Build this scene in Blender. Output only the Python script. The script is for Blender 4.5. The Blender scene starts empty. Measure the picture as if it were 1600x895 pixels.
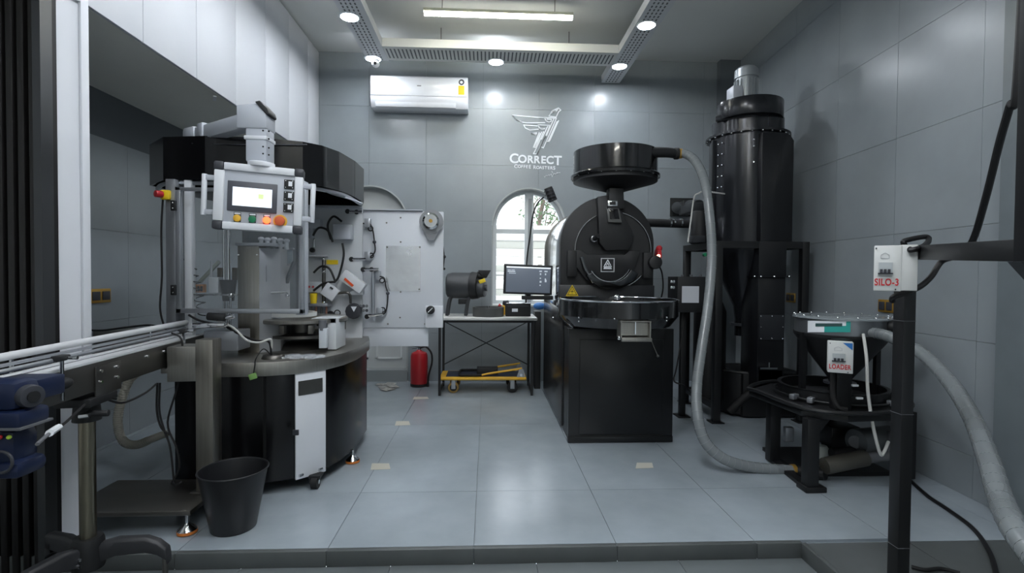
import bpy, bmesh, math, random
from mathutils import Vector, Matrix, noise
random.seed(4)
SC = bpy.context.scene
COL = SC.collection
# ---------------------------------------------------------------- camera
H = 1.13                      # camera height above the raised floor
YAW, PITCH, ROLL = math.radians(2.72), math.radians(1.25), math.radians(0.45)
F_PX = 800.0                  # focal length in pixels of the 1600x895 frame
_f = Vector((math.sin(YAW)*math.cos(PITCH), math.cos(YAW)*math.cos(PITCH), -math.sin(PITCH)))
_r0 = Vector((math.cos(YAW), -math.sin(YAW), 0)); _u0 = _r0.cross(_f)
_r = _r0*math.cos(ROLL) + _u0*math.sin(ROLL); _u = _u0*math.cos(ROLL) - _r0*math.sin(ROLL)
cd = bpy.data.cameras.new('camera'); cam = bpy.data.objects.new('camera', cd); COL.objects.link(cam)
cam.matrix_world = Matrix(((_r.x,_u.x,-_f.x,0),(_r.y,_u.y,-_f.y,0),(_r.z,_u.z,-_f.z,H),(0,0,0,1)))
cd.sensor_fit = 'HORIZONTAL'; cd.sensor_width = 36; cd.lens = 36*F_PX/1600; cd.clip_start = 0.05
SC.camera = cam
# ---------------------------------------------------------------- world, exposure
w = bpy.data.worlds.new('sky'); SC.world = w; w.use_nodes = True
bg = w.node_tree.nodes['Background']; bg.inputs[0].default_value = (0.86,0.93,1.0,1); bg.inputs[1].default_value = 3.0
SC.view_settings.view_transform = 'Standard'; SC.view_settings.look = 'None'; SC.view_settings.gamma = 1
SC.view_settings.use_curve_mapping = False
SC.view_settings.exposure = 0.6
sl = bpy.data.lights.new('sun','SUN'); sl.energy = 1.2; sl.angle = 0.05
so = bpy.data.objects.new('sun', sl); COL.objects.link(so); so.rotation_euler = (math.radians(20), math.radians(50), 0); so.location=(0,9,6)
DOWN_E, TUBE_E, PANEL_E = 118, 29, 25
# ---------------------------------------------------------------- helpers
def ray(px, py):
    return _r*((px-800)/F_PX) + _u*((447.5-py)/F_PX) + _f
def P(px, py, Y):             # point of the plane at depth Y behind a pixel
    d = ray(px, py); t = Y/d.y
    return Vector((d.x*t, Y, H+d.z*t))
def PZ(px, py, Z=0.0):
    d = ray(px, py); t = (Z-H)/d.z
    return Vector((d.x*t, d.y*t, Z))
def PX(px, py, X):
    d = ray(px, py); t = X/d.x
    return Vector((X, d.y*t, H+d.z*t))

def srgb(c):
    return tuple(((v/255)/12.92 if v/255 <= .04045 else ((v/255+.055)/1.055)**2.4) for v in c)
MATS = {}
def mat(name, rgb, rough=.5, metal=0.0, emit=0, var=0.0, vscale=3, bump=0.0, bscale=60, coat=0, spec=.5, rand=0.0, alpha=1.0, stretch=None):
    if name in MATS: return MATS[name]
    m = bpy.data.materials.new(name); m.use_nodes = True; nt = m.node_tree; n = nt.nodes; b = n['Principled BSDF']
    col = srgb(rgb) + (1,)
    b.inputs['Base Color'].default_value = col; b.inputs['Roughness'].default_value = rough; b.inputs['Metallic'].default_value = metal
    b.inputs['Coat Weight'].default_value = coat; b.inputs['Specular IOR Level'].default_value = spec
    tc = n.new('ShaderNodeTexCoord'); src = tc.outputs['Object']
    if stretch:
        mp = n.new('ShaderNodeMapping'); mp.inputs['Scale'].default_value = stretch; nt.links.new(src, mp.inputs[0]); src = mp.outputs[0]
    last = None
    if var:
        no = n.new('ShaderNodeTexNoise'); no.inputs['Scale'].default_value = vscale; no.inputs['Detail'].default_value = 5; no.inputs['Roughness'].default_value = .6
        nt.links.new(src, no.inputs['Vector'])
        mr = n.new('ShaderNodeMapRange'); mr.inputs[1].default_value=.2; mr.inputs[2].default_value=.8; mr.inputs[3].default_value = 1-1.6*var; mr.inputs[4].default_value = 1+1.6*var
        nt.links.new(no.outputs[0], mr.inputs[0]); last = mr.outputs[0]
        if metal: r2 = n.new('ShaderNodeMapRange'); r2.inputs[1].default_value=.2; r2.inputs[2].default_value=.8; r2.inputs[3].default_value = rough*.85; r2.inputs[4].default_value = min(1,rough*1.2)
        if metal: nt.links.new(no.outputs[0], r2.inputs[0]); nt.links.new(r2.outputs[0], b.inputs['Roughness'])
    if rand:
        oi = n.new('ShaderNodeObjectInfo'); mr = n.new('ShaderNodeMapRange'); mr.inputs[3].default_value = 1-rand; mr.inputs[4].default_value = 1+rand
        nt.links.new(oi.outputs['Random'], mr.inputs[0])
        if last:
            mu = n.new('ShaderNodeMath'); mu.operation='MULTIPLY'; nt.links.new(last, mu.inputs[0]); nt.links.new(mr.outputs[0], mu.inputs[1]); last = mu.outputs[0]
        else: last = mr.outputs[0]
    if last:
        vm = n.new('ShaderNodeVectorMath'); vm.operation='SCALE'; vm.inputs[0].default_value = col[:3]
        nt.links.new(last, vm.inputs['Scale']); nt.links.new(vm.outputs[0], b.inputs['Base Color'])
    if bump:
        n2 = n.new('ShaderNodeTexNoise'); n2.inputs['Scale'].default_value = bscale; n2.inputs['Detail'].default_value = 3; nt.links.new(src, n2.inputs['Vector'])
        bp = n.new('ShaderNodeBump'); bp.inputs['Strength'].default_value = bump; bp.inputs['Distance'].default_value = .003
        nt.links.new(n2.outputs[0], bp.inputs['Height']); nt.links.new(bp.outputs[0], b.inputs['Normal'])
    if emit:
        b.inputs['Emission Color'].default_value = col; b.inputs['Emission Strength'].default_value = emit
    if alpha < 1:
        out = n['Material Output']; tr = n.new('ShaderNodeBsdfTransparent'); mx = n.new('ShaderNodeMixShader'); mx.inputs[0].default_value = alpha
        nt.links.new(tr.outputs[0], mx.inputs[1]); nt.links.new(b.outputs[0], mx.inputs[2]); nt.links.new(mx.outputs[0], out.inputs[0])
    MATS[name] = m
    return m

BLACK   = mat('black_powder_coat', (26,27,30), .38, var=.12, vscale=6, bump=.05, bscale=200)
BLACKM  = mat('matte_black_metal', (22,23,25), .55, bump=.08, bscale=150)
GLOSSB  = mat('gloss_black_paint', (14,15,17), .16, coat=.5)
SKIRT   = mat('black_acrylic', (9,9,11), .22)
CANOPY  = mat('smoked_black_acrylic', (13,13,15), .18)
RUBBER  = mat('black_rubber', (20,20,21), .7)
CABLE   = mat('black_cable', (16,16,18), .5)
STEEL   = mat('brushed_steel', (156,154,148), .36, .88, var=.08, vscale=4, bump=.12, bscale=30, stretch=(40,1,1))
STEELV  = mat('vertical_brushed_steel', (158,154,146), .36, 1.0, var=.12, vscale=3, bump=.1, bscale=30, stretch=(30,30,1))
DSTEEL  = mat('dull_steel', (112,110,106), .42, 1.0, var=.1, vscale=5)
CHROME  = mat('chrome', (215,217,220), .12, 1.0)
ALU     = mat('anodised_aluminium', (172,176,182), .38, .75)
GREYP   = mat('light_grey_paint', (176,181,189), .4)
WHITEP  = mat('white_powder_paint', (214,217,222), .42, var=.02)
DOORW   = mat('white_lacquer', (206,209,214), .5, var=.015, vscale=1.5)
CEILW   = mat('ceiling_paint', (212,214,211), .8, var=.02, vscale=1)
SOFFIT  = mat('soffit_paint', (228,229,222), .75, var=.04, vscale=1.2)
WTILE   = mat('grey_wall_tile', (136,143,147), .28, var=.11, vscale=1.4, rand=.03, bump=.03, bscale=30)
WBACK   = mat('grey_wall_grout', (84,90,95), .6)
FTILE   = mat('pale_floor_tile', (149,158,165), .22, var=.15, vscale=1.5, spec=.7, rand=.04, bump=.03, bscale=40)
FGROUT  = mat('floor_grout', (118,126,132), .8)
DTILE   = mat('dark_floor_tile', (82,86,86), .4, var=.16, vscale=3, rand=.06)
LTILE   = mat('lower_floor_tile', (98,104,106), .4, var=.14, vscale=2, rand=.05)
DGREY   = mat('dark_grey_plastic', (52,54,60), .45)
MGREY   = mat('mid_grey_plastic', (96,98,102), .5)
YELLOW  = mat('yellow_paint', (222,172,50), .45)
YSIGN   = mat('yellow_sign', (226,196,30), .5)
RED     = mat('red_paint', (176,36,44), .35)
REDL    = mat('red_lettering', (196,40,48), .5)
ORANGE  = mat('orange_rubber', (205,120,50), .5)
BLUE    = mat('navy_blue_paint', (17,29,58), .4, var=.06)
BLUEL   = mat('blue_print', (40,110,180), .5)
TEAL    = mat('teal_print', (40,160,150), .5)
GREENB  = mat('green_button', (20,120,80), .35)
WHITEI  = mat('white_print', (232,236,240), .5)
HOSE    = mat('clear_ribbed_hose', (132,138,140), .25, alpha=.7)
HOSER   = mat('hose_rib', (112,117,118), .35)
ACRYL   = mat('clear_acrylic', (200,208,214), .05, alpha=.07)
GLASS   = mat('window_glass', (225,232,240), .05, alpha=.10)
BRASS   = mat('gold_socket_plate', (190,150,70), .35, .6)
IVORY   = mat('ivory_table_top', (205,205,202), .4)
LEAF    = mat('leaf_green', (70,104,52), .6, rand=.2)
WOOD    = mat('bark', (90,72,56), .8)

THINGLOC = {}
def empty(name, loc, label, cat, group=None):
    o = bpy.data.objects.new(name, None); COL.objects.link(o); o.location = loc; o.empty_display_size = .1
    THINGLOC[o] = Vector(loc); tag(o, label, cat, group); return o
def tag(o, label=None, cat=None, group=None, kind=None):
    if label: o['label'] = label
    if cat: o['category'] = cat
    if group: o['group'] = group
    if kind: o['kind'] = kind
    return o
def wloc(o): return THINGLOC.get(o, Vector((0,0,0)))

class MB:
    def __init__(s): s.bm = bmesh.new()
    def _xf(s, vs, M):
        for v in vs: v.co = M @ v.co
    def box(s, c, d, rot=None):
        r = bmesh.ops.create_cube(s.bm, size=1)['verts']
        M = Matrix.Translation(Vector(c)) @ (rot.to_4x4() if rot else Matrix()) @ Matrix.Diagonal((d[0],d[1],d[2],1))
        s._xf(r, M); return s
    def bb(s, x0,x1,y0,y1,z0,z1):
        return s.box(((x0+x1)/2,(y0+y1)/2,(z0+z1)/2),(abs(x1-x0),abs(y1-y0),abs(z1-z0)))
    def pbox(s, px0, py0, px1, py1, Y, dy):     # box whose front face fills a rectangle of pixels at depth Y
        a = P(px0,py0,Y); b = P(px1,py1,Y); return s.bb(a.x,b.x,Y,Y+dy,b.z,a.z)
    def cyl(s, p0, p1, r0, r1=None, seg=20):
        p0, p1 = Vector(p0), Vector(p1); d = p1-p0; r1 = r0 if r1 is None else r1
        r = bmesh.ops.create_cone(s.bm, cap_ends=True, segments=seg, radius1=max(r0,1e-5), radius2=max(r1,1e-5), depth=d.length)['verts']
        s._xf(r, Matrix.Translation((p0+p1)/2) @ d.to_track_quat('Z','Y').to_matrix().to_4x4()); return s
    def sph(s, c, r, sc=(1,1,1), u=14, v=10, rot=None):
        q = bmesh.ops.create_uvsphere(s.bm, u_segments=u, v_segments=v, radius=1)['verts']
        s._xf(q, Matrix.Translation(Vector(c)) @ (rot.to_4x4() if rot else Matrix()) @ Matrix.Diagonal((r*sc[0],r*sc[1],r*sc[2],1))); return s
    def lathe(s, prof, c=(0,0,0), axis=(0,0,1), seg=32, close=False):
        c = Vector(c); q = Vector(axis).to_track_quat('Z','Y').to_matrix(); rings = []
        for (r, z) in prof:
            ring = [s.bm.verts.new(c + q @ Vector((r*math.cos(2*math.pi*k/seg), r*math.sin(2*math.pi*k/seg), z))) for k in range(seg)] if r > 1e-6 else [s.bm.verts.new(c + q @ Vector((0,0,z)))]
            rings.append(ring)
        pairs = list(zip(rings, rings[1:])) + ([(rings[-1], rings[0])] if close else [])
        for a, b in pairs:
            for k in range(seg):
                k2 = (k+1) % seg
                try:
                    if len(a) == 1 and len(b) == 1: continue
                    if len(a) == 1: s.bm.faces.new((a[0], b[k], b[k2]))
                    elif len(b) == 1: s.bm.faces.new((a[k], a[k2], b[0]))
                    else: s.bm.faces.new((a[k], a[k2], b[k2], b[k]))
                except ValueError: pass
        return s
    def prism(s, poly, h, M=None):              # polygon in xy extruded along +z by h, then M
        a = [s.bm.verts.new(Vector((p[0],p[1],0))) for p in poly]; b = [s.bm.verts.new(Vector((p[0],p[1],h))) for p in poly]
        n = len(poly); s.bm.faces.new(a[::-1]); s.bm.faces.new(b)
        for k in range(n): s.bm.faces.new((a[k], a[(k+1)%n], b[(k+1)%n], b[k]))
        if M: s._xf(a+b, M)
        return s
    def tube(s, pts, r, seg=10, smooth=6, cyc=False, rad=None):
        pts = [Vector(p) for p in pts]; path = catmull(pts, smooth, cyc) if smooth else pts
        rings = []; n = len(path); up = None
        for i, p in enumerate(path):
            t = (path[(i+1)%n]-path[i-1]) if cyc else (path[min(i+1,n-1)]-path[max(i-1,0)])
            if t.length < 1e-9: t = Vector((0,0,1))
            t.normalize()
            if up is None:
                up = Vector((0,0,1)) if abs(t.z) < .9 else Vector((1,0,0))
            a = (up - t*up.dot(t))
            if a.length < 1e-6: a = t.orthogonal()
            a.normalize(); up = a; b = t.cross(a)
            rr = rad(i/(n-1)) if rad else r
            rings.append([s.bm.verts.new(p + a*rr*math.cos(2*math.pi*k/seg) + b*rr*math.sin(2*math.pi*k/seg)) for k in range(seg)])
        prs = list(zip(rings, rings[1:])) + ([(rings[-1], rings[0])] if cyc else [])
        for A, B in prs:
            for k in range(seg): s.bm.faces.new((A[k], A[(k+1)%seg], B[(k+1)%seg], B[k]))
        if not cyc: s.bm.faces.new(rings[0][::-1]); s.bm.faces.new(rings[-1])
        return s
    def ring(s, c, R, r, axis=(0,0,1), seg=28, sub=8):
        q = Vector(axis).to_track_quat('Z','Y').to_matrix(); c = Vector(c)
        return s.tube([c + q @ Vector((R*math.cos(2*math.pi*k/seg), R*math.sin(2*math.pi*k/seg), 0)) for k in range(seg)], r, sub, 0, True)
    def build(s, name, m, parent=None, bevel=0, smooth=True, kind=None, angle=35, label=None, seg=2):
        bm = s.bm; bmesh.ops.recalc_face_normals(bm, faces=bm.faces[:])
        if bevel:
            es = [e for e in bm.edges if len(e.link_faces)==2 and e.calc_face_angle(0) > math.radians(40)]
            bmesh.ops.bevel(bm, geom=es, offset=bevel, segments=seg, affect='EDGES', profile=.5, clamp_overlap=True)
        if parent is None:
            xs = [v.co for v in bm.verts]
            off = Vector(((min(v.x for v in xs)+max(v.x for v in xs))/2, (min(v.y for v in xs)+max(v.y for v in xs))/2, min(v.z for v in xs)))
        else: off = wloc(parent)
        bmesh.ops.translate(bm, verts=bm.verts[:], vec=-off)
        me = bpy.data.meshes.new(name); bm.to_mesh(me); bm.free()
        if smooth:
            me.polygons.foreach_set('use_smooth', [True]*len(me.polygons))
            me.set_sharp_from_angle(angle=math.radians(angle))
        me.materials.append(m)
        o = bpy.data.objects.new(name, me); COL.objects.link(o)
        if parent is None: o.location = off; THINGLOC[o] = off
        else: o.parent = parent; THINGLOC[o] = off
        if kind: o['kind'] = kind
        if label: o['label'] = label
        return o
def catmull(p, k, cyc=False):
    out = []; n = len(p)
    for i in range(n if cyc else n-1):
        g = (lambda j: p[j % n]) if cyc else (lambda j: p[max(0,min(n-1,j))])
        a, b, c, d = g(i-1), g(i), g(i+1), g(i+2)
        for j in range(k):
            t = j/k
            out.append(.5*((2*b)+(c-a)*t+(2*a-5*b+4*c-d)*t*t+(3*b-a-3*c+d)*t**3))
    if not cyc: out.append(p[-1])
    return out
def RX(a): return Matrix.Rotation(a, 3, 'X')
def RY(a): return Matrix.Rotation(a, 3, 'Y')
def RZ(a): return Matrix.Rotation(a, 3, 'Z')
def dup(src, loc, label=None):                   # a copy of a thing with its parts and sub-parts
    r = src.copy(); COL.objects.link(r); r.location = loc; THINGLOC[r] = Vector(loc)
    if label: r['label'] = label
    for ch in [c for c in bpy.data.objects if c.parent == src]:
        c = ch.copy(); COL.objects.link(c); c.parent = r
        for g in [q for q in bpy.data.objects if q.parent == ch]:
            d = g.copy(); COL.objects.link(d); d.parent = c
    return r
def text(body, size, M, name, m, parent, ext=.0008, bold=0.0, space=1.0, align='CENTER', shear=0):
    cu = bpy.data.curves.new('lettering', 'FONT'); cu.body = body; cu.size = size; cu.extrude = ext; cu.offset = bold
    cu.align_x = align; cu.align_y = 'CENTER'; cu.space_character = space; cu.shear = shear
    t = bpy.data.objects.new('lettering', cu); COL.objects.link(t)
    dg = bpy.context.evaluated_depsgraph_get(); me = bpy.data.meshes.new_from_object(t.evaluated_get(dg))
    bpy.data.objects.remove(t); bpy.data.curves.remove(cu)
    off = wloc(parent) if parent else Vector((0,0,0))
    me.transform(Matrix.Translation(-off) @ M); me.materials.clear(); me.materials.append(m)
    o = bpy.data.objects.new(name, me); COL.objects.link(o); THINGLOC[o] = off
    if parent: o.parent = parent
    return o
def face_cam(c, yaw=0):       # matrix that stands a text/shape of the xy plane upright, facing -Y
    return Matrix.Translation(Vector(c)) @ Matrix.Rotation(yaw, 4, 'Z') @ Matrix.Rotation(math.pi/2, 4, 'X')
def strokes(mb, lines, wd, M, th=.003):          # flat strokes of width wd along polylines
    for ln in lines:
        for a, b in zip(ln, ln[1:]):
            a, b = Vector(a), Vector(b); d = (b-a)
            if d.length < 1e-6: continue
            d.normalize(); n = Vector((-d.y, d.x))*wd/2; e = d*wd*.35
            mb.prism([(a-e-n), (b+e-n), (b+e+n), (a-e+n)], th, M)
# ================================================================ THE SETTING
def polyP(pts, Y, th, Yref=None):   # outline given as pixels of the plane Y, thickened towards the viewer
    q = [P(a,b,Y) for a,b in pts]; return MB().prism([(v.x,v.z) for v in q], th, xz(Y-th))
D = 5.45; CZ = 3.43; LW = -2.5; SZ = 2.30; FX = -1.76; LOW = -.065; EDGE_Y = 2.10; YB = -2.6
def rwx(Y): return 2.68 - .06*(D-Y)
def struct(o): o['kind'] = 'structure'; return o
WX0, WR, WZS = P(826,430,D).x, .395, 1.665     # arched window: centre, radius, springing height
WZ0 = .80
DX0 = P(579,430,D).x                            # arched blind doorway on the left
def arch_poly(cx, r, z0, zs, n=20):
    return [(cx-r, z0), (cx+r, z0)] + [(cx+r*math.cos(math.pi*k/n), zs+r*math.sin(math.pi*k/n)) for k in range(n+1)]
def xz(Yfront): # polygon (x,z) -> world, extruded towards +Y from Yfront
    return Matrix(((1,0,0,0),(0,0,1,Yfront),(0,1,0,0),(0,0,0,1)))
cut = []
for cx, z0 in ((WX0, WZ0), (DX0, -.2)):
    m = MB().prism(arch_poly(cx, WR, z0, WZS), 1.0, xz(D-.5)); o = m.build('cutter', WBACK, smooth=False); cut.append(o)
bpy.context.view_layer.update()
def boolcut(o):
    for c in cut:
        md = o.modifiers.new('b','BOOLEAN'); md.object = c; md.operation = 'DIFFERENCE'; md.solver = 'EXACT'
    dg = bpy.context.evaluated_depsgraph_get(); me = bpy.data.meshes.new_from_object(o.evaluated_get(dg)); o.modifiers.clear(); o.data = me
    return len(me.polygons)

# ---- back wall with its tiles
wb = struct(MB().bb(LW-.1, 2.8, D, D+.22, -.1, CZ+.1).build('wall_back', WBACK, smooth=False)); boolcut(wb)
TS = .592; x0 = P(577,300,D).x; z0 = P(664,168,D).z
k0 = math.floor((LW-x0)/TS); tiles = []
for i in range(k0, 10):
    for j in range(-8, 6):
        xa, xb = max(LW, x0+i*TS)+.001, min(2.68, x0+(i+1)*TS)-.001
        za, zb = max(0, z0+j*TS)+.001, min(CZ, z0+(j+1)*TS)-.001
        if xb-xa < .02 or zb-za < .02: continue
        t = MB().bb(xa, xb, D-.010-.0008*random.random(), D-.0002, za, zb).build('tile', WTILE, wb, smooth=False)
        hit = any(xb > cx-WR-.01 and xa < cx+WR+.01 and za < WZS+WR and zb > zz for cx, zz in ((WX0,WZ0),(DX0,-.2)))
        if hit and boolcut(t) == 0: bpy.data.objects.remove(t)
for c in cut: bpy.data.objects.remove(c)

# ---- right wall (its own slight angle), left wall, wall behind the camera
rw = struct(MB().prism([(rwx(YB),YB),(rwx(YB)+.2,YB),(rwx(D)+.2,D),(rwx(D),D)], CZ+.1, Matrix.Translation((0,0,-.1))).build('wall_right', WBACK, smooth=False))
ang = math.atan(.06)
Ys = [D-.592*k for k in range(0, 14)]
for ya, yb in zip(Ys[1:], Ys):
    for j in range(-1, 6):
        za, zb = max(0 if yb>0 else LOW, P(1480,93,3.0).z*0+.22+j*TS)+.001, min(CZ, .22+(j+1)*TS)-.001
        if zb-za < .02: continue
        d = .010+.0008*random.random()
        MB().prism([(rwx(ya+.001)-d,ya+.001),(rwx(ya)-.0002,ya+.001),(rwx(yb)-.0002,yb-.001),(rwx(yb-.001)-d,yb-.001)], zb-za, Matrix.Translation((0,0,za))).build('tile', WTILE, rw, smooth=False)
lw = struct(MB().bb(LW-.2, LW, 2.16, D, -.1, SZ).build('wall_left', WBACK, smooth=False))
for i in range(6):
    for j in range(4):
        ya, yb = max(2.16, D-(i+1)*TS)+.001, D-i*TS-.001
        za, zb = max(0, .22+(j-1)*TS)+.001, min(SZ, .22+j*TS)-.001
        if yb-ya > .02 and zb-za > .02: MB().bb(LW+.0002, LW+.010+.0008*random.random(), ya, yb, za, zb).build('tile', WTILE, lw, smooth=False)
struct(MB().bb(-2.9, 2.6, YB-.1, YB, -.2, CZ+.1).build('wall_front', CEILW, smooth=False))
struct(MB().bb(-2.9, -2.7, YB, 2.16, -.2, CZ+.1).build('wall_left', mat('white_wall', (196,198,198), .7), smooth=False))
struct(MB().bb(-2.95, 2.95, YB-.1, D+.2, CZ, CZ+.1).build('ceiling', CEILW, smooth=False))
# corner pilaster, and the pier at the right edge of the frame
pa = P(1125,104.6,5.37)
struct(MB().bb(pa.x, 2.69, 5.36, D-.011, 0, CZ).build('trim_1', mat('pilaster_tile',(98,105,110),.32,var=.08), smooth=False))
pp = PX(1570,300,rwx(2.4)-.03)
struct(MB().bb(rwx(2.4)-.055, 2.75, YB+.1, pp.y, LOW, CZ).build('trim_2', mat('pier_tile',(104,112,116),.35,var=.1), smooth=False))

# ---- raised floor of big tiles, its dark border, riser and the lower floor
fl = struct(MB().prism([(LW,EDGE_Y+.012),(1.36,EDGE_Y+.012),(1.36,-1.0),(2.7,-1.0),(2.75,D),(LW,D)], .05, Matrix.Translation((0,0,-.062))).build('floor', FGROUT, smooth=False))
def ftile(xa, xb, ya, yb, m=FTILE, name='tile', par=None, z=0):
    if xb-xa > .03 and yb-ya > .03:
        MB().bb(xa+.0012, xb-.0012, ya+.0012, yb-.0012, z-.012, z-.0004*random.random()).build(name, m, par or fl, smooth=False)
BY = PZ(1300,848).y
for i in range(-5, 6):
    for j in range(-1, 3):
        xa, xb = max(LW,-.05+.6*i), min(2.74,-.05+.6*(i+1))
        if xb > rwx(2.2)+.1: xb = min(xb, 2.74)
        ya, yb = max(EDGE_Y+.02, 2.66+1.2*j), min(D-.001, 2.66+1.2*(j+1))
        if xa >= 1.3 and j == -1: ya = BY
        ftile(xa, xb, ya, yb)
for k in range(6):      # dark tiles of the right-hand arm of the platform
    for i in range(3): ftile(1.36+.45*i, min(2.6,1.36+.45*(i+1)), max(-1, BY-.6*(k+1)), BY-.6*k, DTILE)
rs = struct(MB().bb(LW, 1.345, EDGE_Y+.002, EDGE_Y+.012, LOW, -.001).build('trim_3', FGROUT, smooth=False))
for i in range(7):      # riser tiles with their bright top edge
    xa, xb = -2.45+.6*i, min(1.35, -2.45+.6*(i+1))
    if xb > xa: MB().bb(xa+.001, xb-.001, EDGE_Y-.006, EDGE_Y+.020, LOW, .0005).build('tile', DTILE, rs, bevel=.002)
for k in range(5): MB().bb(1.342, 1.362, EDGE_Y-.6*(k+1)+.001, EDGE_Y-.6*k-.001, LOW, .0005).build('tile', DTILE, rs, bevel=.002)
lf = struct(MB().bb(-2.8, 1.36, YB, EDGE_Y+.01, LOW-.08, LOW-.012).build('floor', FGROUT, smooth=False))
for i in range(7):
    for j in range(8): ftile(-2.79+.6*i, min(1.345,-2.79+.6*(i+1)), max(YB, EDGE_Y-.6*(j+1)), EDGE_Y-.6*j, LTILE, par=lf, z=LOW)

# ---- arched window
FR = mat('window_frame_white', (205,210,212), .5)
REV = mat('plaster_reveal', (168,172,172), .8)
wi = struct(empty('window_1', (WX0, D, WZ0), 'white-framed arched window behind the monitor', 'window')); del wi['category']
def arch_ring(cx, ro, ri, z0, zs, y0, th, name, m, par, sill=None):
    po = [(cx-ro,z0)] + [(cx-ro*math.cos(math.pi*k/24), zs+ro*math.sin(math.pi*k/24)) for k in range(25)] + [(cx+ro,z0)]
    pi = [(cx-ri,z0)] + [(cx-ri*math.cos(math.pi*k/24), zs+ri*math.sin(math.pi*k/24)) for k in range(25)] + [(cx+ri,z0)]
    mb = MB()
    for a, b, c, d in zip(po, po[1:], pi[1:], pi): mb.prism([a,b,c,d], th, xz(y0))
    bmesh.ops.remove_doubles(mb.bm, verts=mb.bm.verts[:], dist=1e-5)
    return mb.build(name, m, par, smooth=False)
arch_ring(WX0, WR-.001, WR-.05, WZ0+.001, WZS, D+.10, .06, 'frame', FR, wi)
arch_ring(WX0, WR-.0005, WR-.012, WZ0+.001, WZS, D-.012, .12, 'reveal', REV, wi)
mb = MB().bb(WX0-.04, WX0+.055, D+.095, D+.155, WZ0, WZS+WR-.04); mb.build('mullion', FR, wi, bevel=.004)
MB().bb(WX0-.003, WX0+.035, D+.085, D+.096, WZ0, WZS+WR-.10).build('meeting_stile', mat('grey_stile',(150,155,158),.5), wi)
for zz, hh in ((P(800,360,D).z, .045), (P(800,430,D).z, .012), (WZ0+.03, .06)):
    MB().bb(WX0-WR+.045, WX0-.04, D+.105, D+.15, zz-hh/2, zz+hh/2).build('glazing_bar', FR, wi)
    MB().bb(WX0+.055, WX0+WR-.045, D+.105, D+.15, zz-hh/2, zz+hh/2).build('glazing_bar', FR, wi)
zm = P(800,360,D).z
MB().bb(WX0-WR+.045, WX0-.04, D+.125, D+.13, WZ0, zm).build('pane', GLASS, wi); MB().bb(WX0+.055, WX0+WR-.045, D+.125, D+.13, WZ0, zm).build('pane', GLASS, wi)
for sgn in (-1, 1):
    a0 = -.04 if sgn < 0 else .055
    pl = [(WX0+a0, zm), (WX0+sgn*(WR-.045), zm)] + [(WX0+sgn*(WR-.045)*math.cos(t*math.pi/2/10), WZS+(WR-.045)*math.sin(t*math.pi/2/10)) for t in range(0, 10)] + [(WX0+a0, WZS+WR-.05)]
    MB().prism(pl, .005, xz(D+.125)).build('pane', GLASS, wi, smooth=False)
MB().bb(WX0-WR+.01, WX0+WR-.01, D-.02, D+.16, WZ0-.001, WZ0+.02).build('sill', FR, wi, bevel=.003)
# ---- arched doorway on the left with panelled white door
dr = struct(empty('door_1', (DX0, D, 0), 'white panelled arched doorway behind the filling machine', 'door')); del dr['category']
DG = mat('door_grey_white', (186,190,190), .6)
MB().prism(arch_poly(DX0, WR-.002, .12, WZS), .04, xz(D+.10)).build('door_leaf', DG, dr, smooth=False)
arch_ring(DX0, WR-.0005, WR-.014, 0.1, WZS, D-.012, .14, 'reveal', REV, dr)
MB().bb(DX0-WR+.005, DX0+WR-.005, D-.02, D+.14, .001, .12).build('threshold', mat('grey_plinth',(140,146,148),.6), dr)
MB().bb(DX0-WR+.02, DX0+WR-.02, D+.075, D+.10, WZS-.02, WZS+.02).build('rail', DG, dr)
for (xa, xb, za, zb) in ((DX0+.05, DX0+.31, .23, .62), (DX0-.31, DX0-.05, .23, .62), (DX0+.05, DX0+.31, .75, 1.5), (DX0-.31, DX0-.05, .75, 1.5)):
    q = [(xa,za),(xb,za),(xb,zb),(xa,zb)]; m_ = MB()
    for a, b in zip(q, q[1:]+q[:1]): m_.box(((a[0]+b[0])/2, D+.095, (a[1]+b[1])/2), (abs(a[0]-b[0])+.016, .02, abs(a[1]-b[1])+.016))
    m_.build('panel_moulding', mat('moulding_white',(208,212,212),.5), dr)

# ---- outside: boundary wall of pale sheets, ground, tree
MB().bb(-4, 5, D+.25, 14, -.3, -.12).build('ground', mat('outdoor_concrete',(180,178,172),.8)); struct(bpy.data.objects['ground']); bpy.data.objects['ground'].name = 'ground'
bw = empty('boundary_wall', (.6, 8.4, -.12), 'pale banded wall of long stacked sheets outside the arched window', 'wall')
for k in range(16):
    h = .13; z = -.12 + k*h; c = [(214,212,204),(178,178,168),(228,228,224),(150,152,142)][(k*5+k//3) % 4]
    MB().bb(-1.5, 3.2, 8.4+.02*(k%2), 8.55, z, z+h-.008).build('sheet', mat('pale_sheet_%d' % ((k*5+k//3)%4), c, .7), bw, bevel=.01)
tr = empty('tree', (1.05, 9.6, -.12), 'small leafy green tree outside beyond the arched window', 'tree')
MB().tube([(1.05,9.6,-.12),(1.0,9.6,1.0),(.95,9.6,2.0),(1.05,9.6,2.6)], .04, 8).build('trunk', WOOD, tr)
for k in range(5): MB().tube([(1.0,9.6,1.6+k*.15),(1.0+random.uniform(-.2,.3),9.6,2.1+k*.12),(1.0+random.uniform(-.4,.6),9.5+random.uniform(-.2,.2),2.4+k*.12)], .012, 6).build('branch', WOOD, tr)
m = MB()
for k in range(420):
    c = Vector((1.12+random.gauss(0,.24), 9.6+random.gauss(0,.25), 2.35+random.gauss(0,.26))); a, b = Vector([random.uniform(-1,1) for _ in range(3)]).normalized()*.05, Vector([random.uniform(-1,1) for _ in range(3)]).normalized()*.025
    vs = [m.bm.verts.new(c+q) for q in (-a, b, a, -b)]; m.bm.faces.new(vs)
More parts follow.
